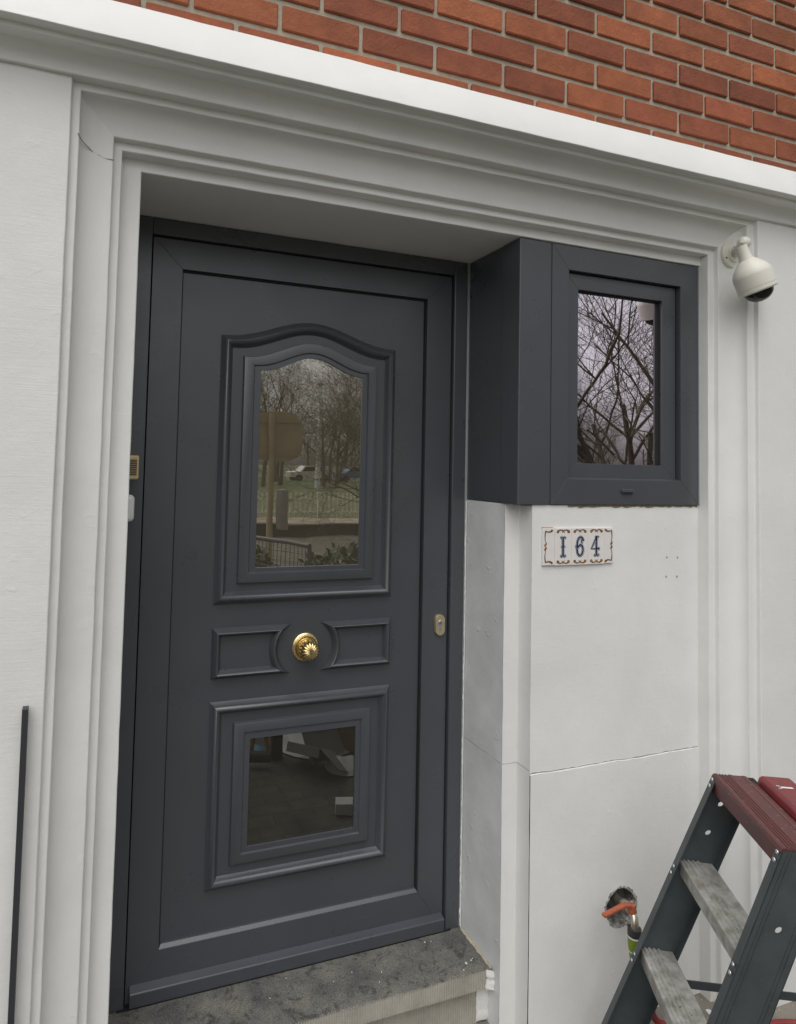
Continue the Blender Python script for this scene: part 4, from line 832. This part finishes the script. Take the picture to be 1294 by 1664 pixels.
for nm, m, x, lab in (('parked_car', 'car_white', 19.8, 'white parked car far across the park, reflected in the arched glass'), ('parked_car', 'car_blue', 24.6, 'blue parked car far across the park, reflected in the arched glass')):
    cr_ = thing(nm, lab, 'car', (x, -58, G)); y = -58; zb = G
    b = MB(); pf_ = [(-2.1, .35), (-2.1, .8), (-1.2, .95), (-.7, 1.45), (.9, 1.45), (1.5, .98), (2.1, .85), (2.1, .35)]
    b.loft([[(x + px_, yy, zb + pz) for px_, pz in pf_] for yy in (y - .85, y + .85)], True, (True, True)); b.build('body', m, cr_, 0.05)
    for wx_ in (-1.3, 1.3):
        for yy in (y - .87, y + .69):
            b = MB(); b.lathe([(0, 0), (.33, 0), (.33, .18), (0, .18)], (x + wx_, yy, zb + .33), (0, 1, 0), 16); b.build('wheel', 'gap', cr_, smooth=40)
    b = MB(); b.loft([[(x + px_, yy, zb + pz) for px_, pz in ((-1.0, 1.0), (-.62, 1.38), (.82, 1.38), (1.25, 1.0))] for yy in (y - .86, y + .86)], True, (True, True)); b.build('side_window', 'dome', cr_)

# things lying on the pavement, reflected in the lower pane
def rotbox(name, m, label, cat_, cx, cy, z0, sx, sy, sz, rz, tilt=0.0, flaps=False):
    t = thing(name, label, cat_, (cx, cy, z0)); mt = Matrix.Translation((cx, cy, z0)) @ Matrix.Rotation(rz, 4, 'Z') @ Matrix.Rotation(tilt, 4, 'X')
    b = MB(); b.hexa([mt @ Vector(p) for p in ((-sx, -sy, 0), (sx, -sy, 0), (sx, sy, 0), (-sx, sy, 0), (-sx, -sy, sz), (sx, -sy, sz), (sx, sy, sz), (-sx, sy, sz))]); b.build('body', m, t, 0.003)
    if flaps:
        b = MB(); b.hexa([mt @ Vector(p) for p in ((sx, -sy, sz), (sx + .12, -sy, sz - .08), (sx + .12, sy, sz - .08), (sx, sy, sz), (sx, -sy, sz + .003), (sx + .12, -sy, sz - .077), (sx + .12, sy, sz - .077), (sx, sy, sz + .003))]); b.build('flap', m, t)
    return t
rotbox('cardboard_box', 'card', 'grey cardboard box lying askew on the pavement, reflected in the lower pane', 'box', 1.06, -1.20, G + 0.055, 0.095, 0.085, 0.05, 0.80, 0.45, True)
rotbox('cardboard_box', 'card2', 'brown cardboard box behind the grey one, reflected in the lower pane', 'box', 1.36, -1.42, G, 0.12, 0.12, 0.2, 0.3, 0, True)
rotbox('fibre_board', 'card', 'flat grey board leaning on the boxes, reflected in the lower pane', 'board', 1.18, -1.22, G + 0.02, 0.12, 0.012, 0.22, -0.5, 0.5)
rotbox('white_block', 'block', 'small white block on the pavement, reflected in the lower pane corner', 'block', 1.085, -0.72, G, 0.05, 0.035, 0.05, 0.35)
rotbox('wooden_post', 'darkmetal', 'dark post leaning by the boxes, reflected at upper left of the lower pane', 'post', 0.93, -1.36, G, 0.03, 0.03, 0.9, 0.1)
def crumple(name, label, m, cx, cy, r, h, seed, cat_):
    mb = MB(); rings = []
    for i in range(13):
        ring = []
        for j in range(24):
            a = 6.283 * j / 24; rr = r * i / 12; x = cx + rr * math.cos(a); y = cy + rr * math.sin(a)
            ring.append((x, y, max(G + 0.002, G + h * (1 - (i / 12) ** 2) * (0.7 + 0.9 * noise.noise(Vector((x * 9, y * 9, seed)))))))
        rings.append(ring)
    mb.loft(rings, True, (True, False)); tag(mb.build(name, m, smooth=25), label, cat_)
crumple('plastic_sheet', 'crumpled pale plastic sheet on the pavement, reflected behind the boxes', 'sheet', 1.20, -1.50, 0.24, 0.10, 2, 'sheet')
crumple('blue_bag', 'small blue bag on the pavement, reflected at the left of the lower pane', 'blue', 0.82, -1.45, 0.10, 0.06, 5, 'bag')
crumple('clear_bag', 'dull transparent bag on the pavement, reflected at the right of the lower pane', 'sheet', 1.24, -1.14, 0.10, 0.07, 8, 'bag')
tl = thing('power_tool', 'orange and black power tool on the pavement, reflected in the lower pane', 'tool', (0.82, -1.28, G))
b = MB(); b.tube([(0.76, -1.30, G + 0.05), (0.87, -1.25, G + 0.055)], [0.03, 0.026], 10); b.build('motor', 'charcoal', tl, smooth=40)
b = MB(); b.tube([(0.78, -1.31, G + 0.07), (0.80, -1.33, G + 0.15), (0.85, -1.30, G + 0.16), (0.86, -1.27, G + 0.08)], 0.012, 8); b.build('handle', 'amber', tl, smooth=40)
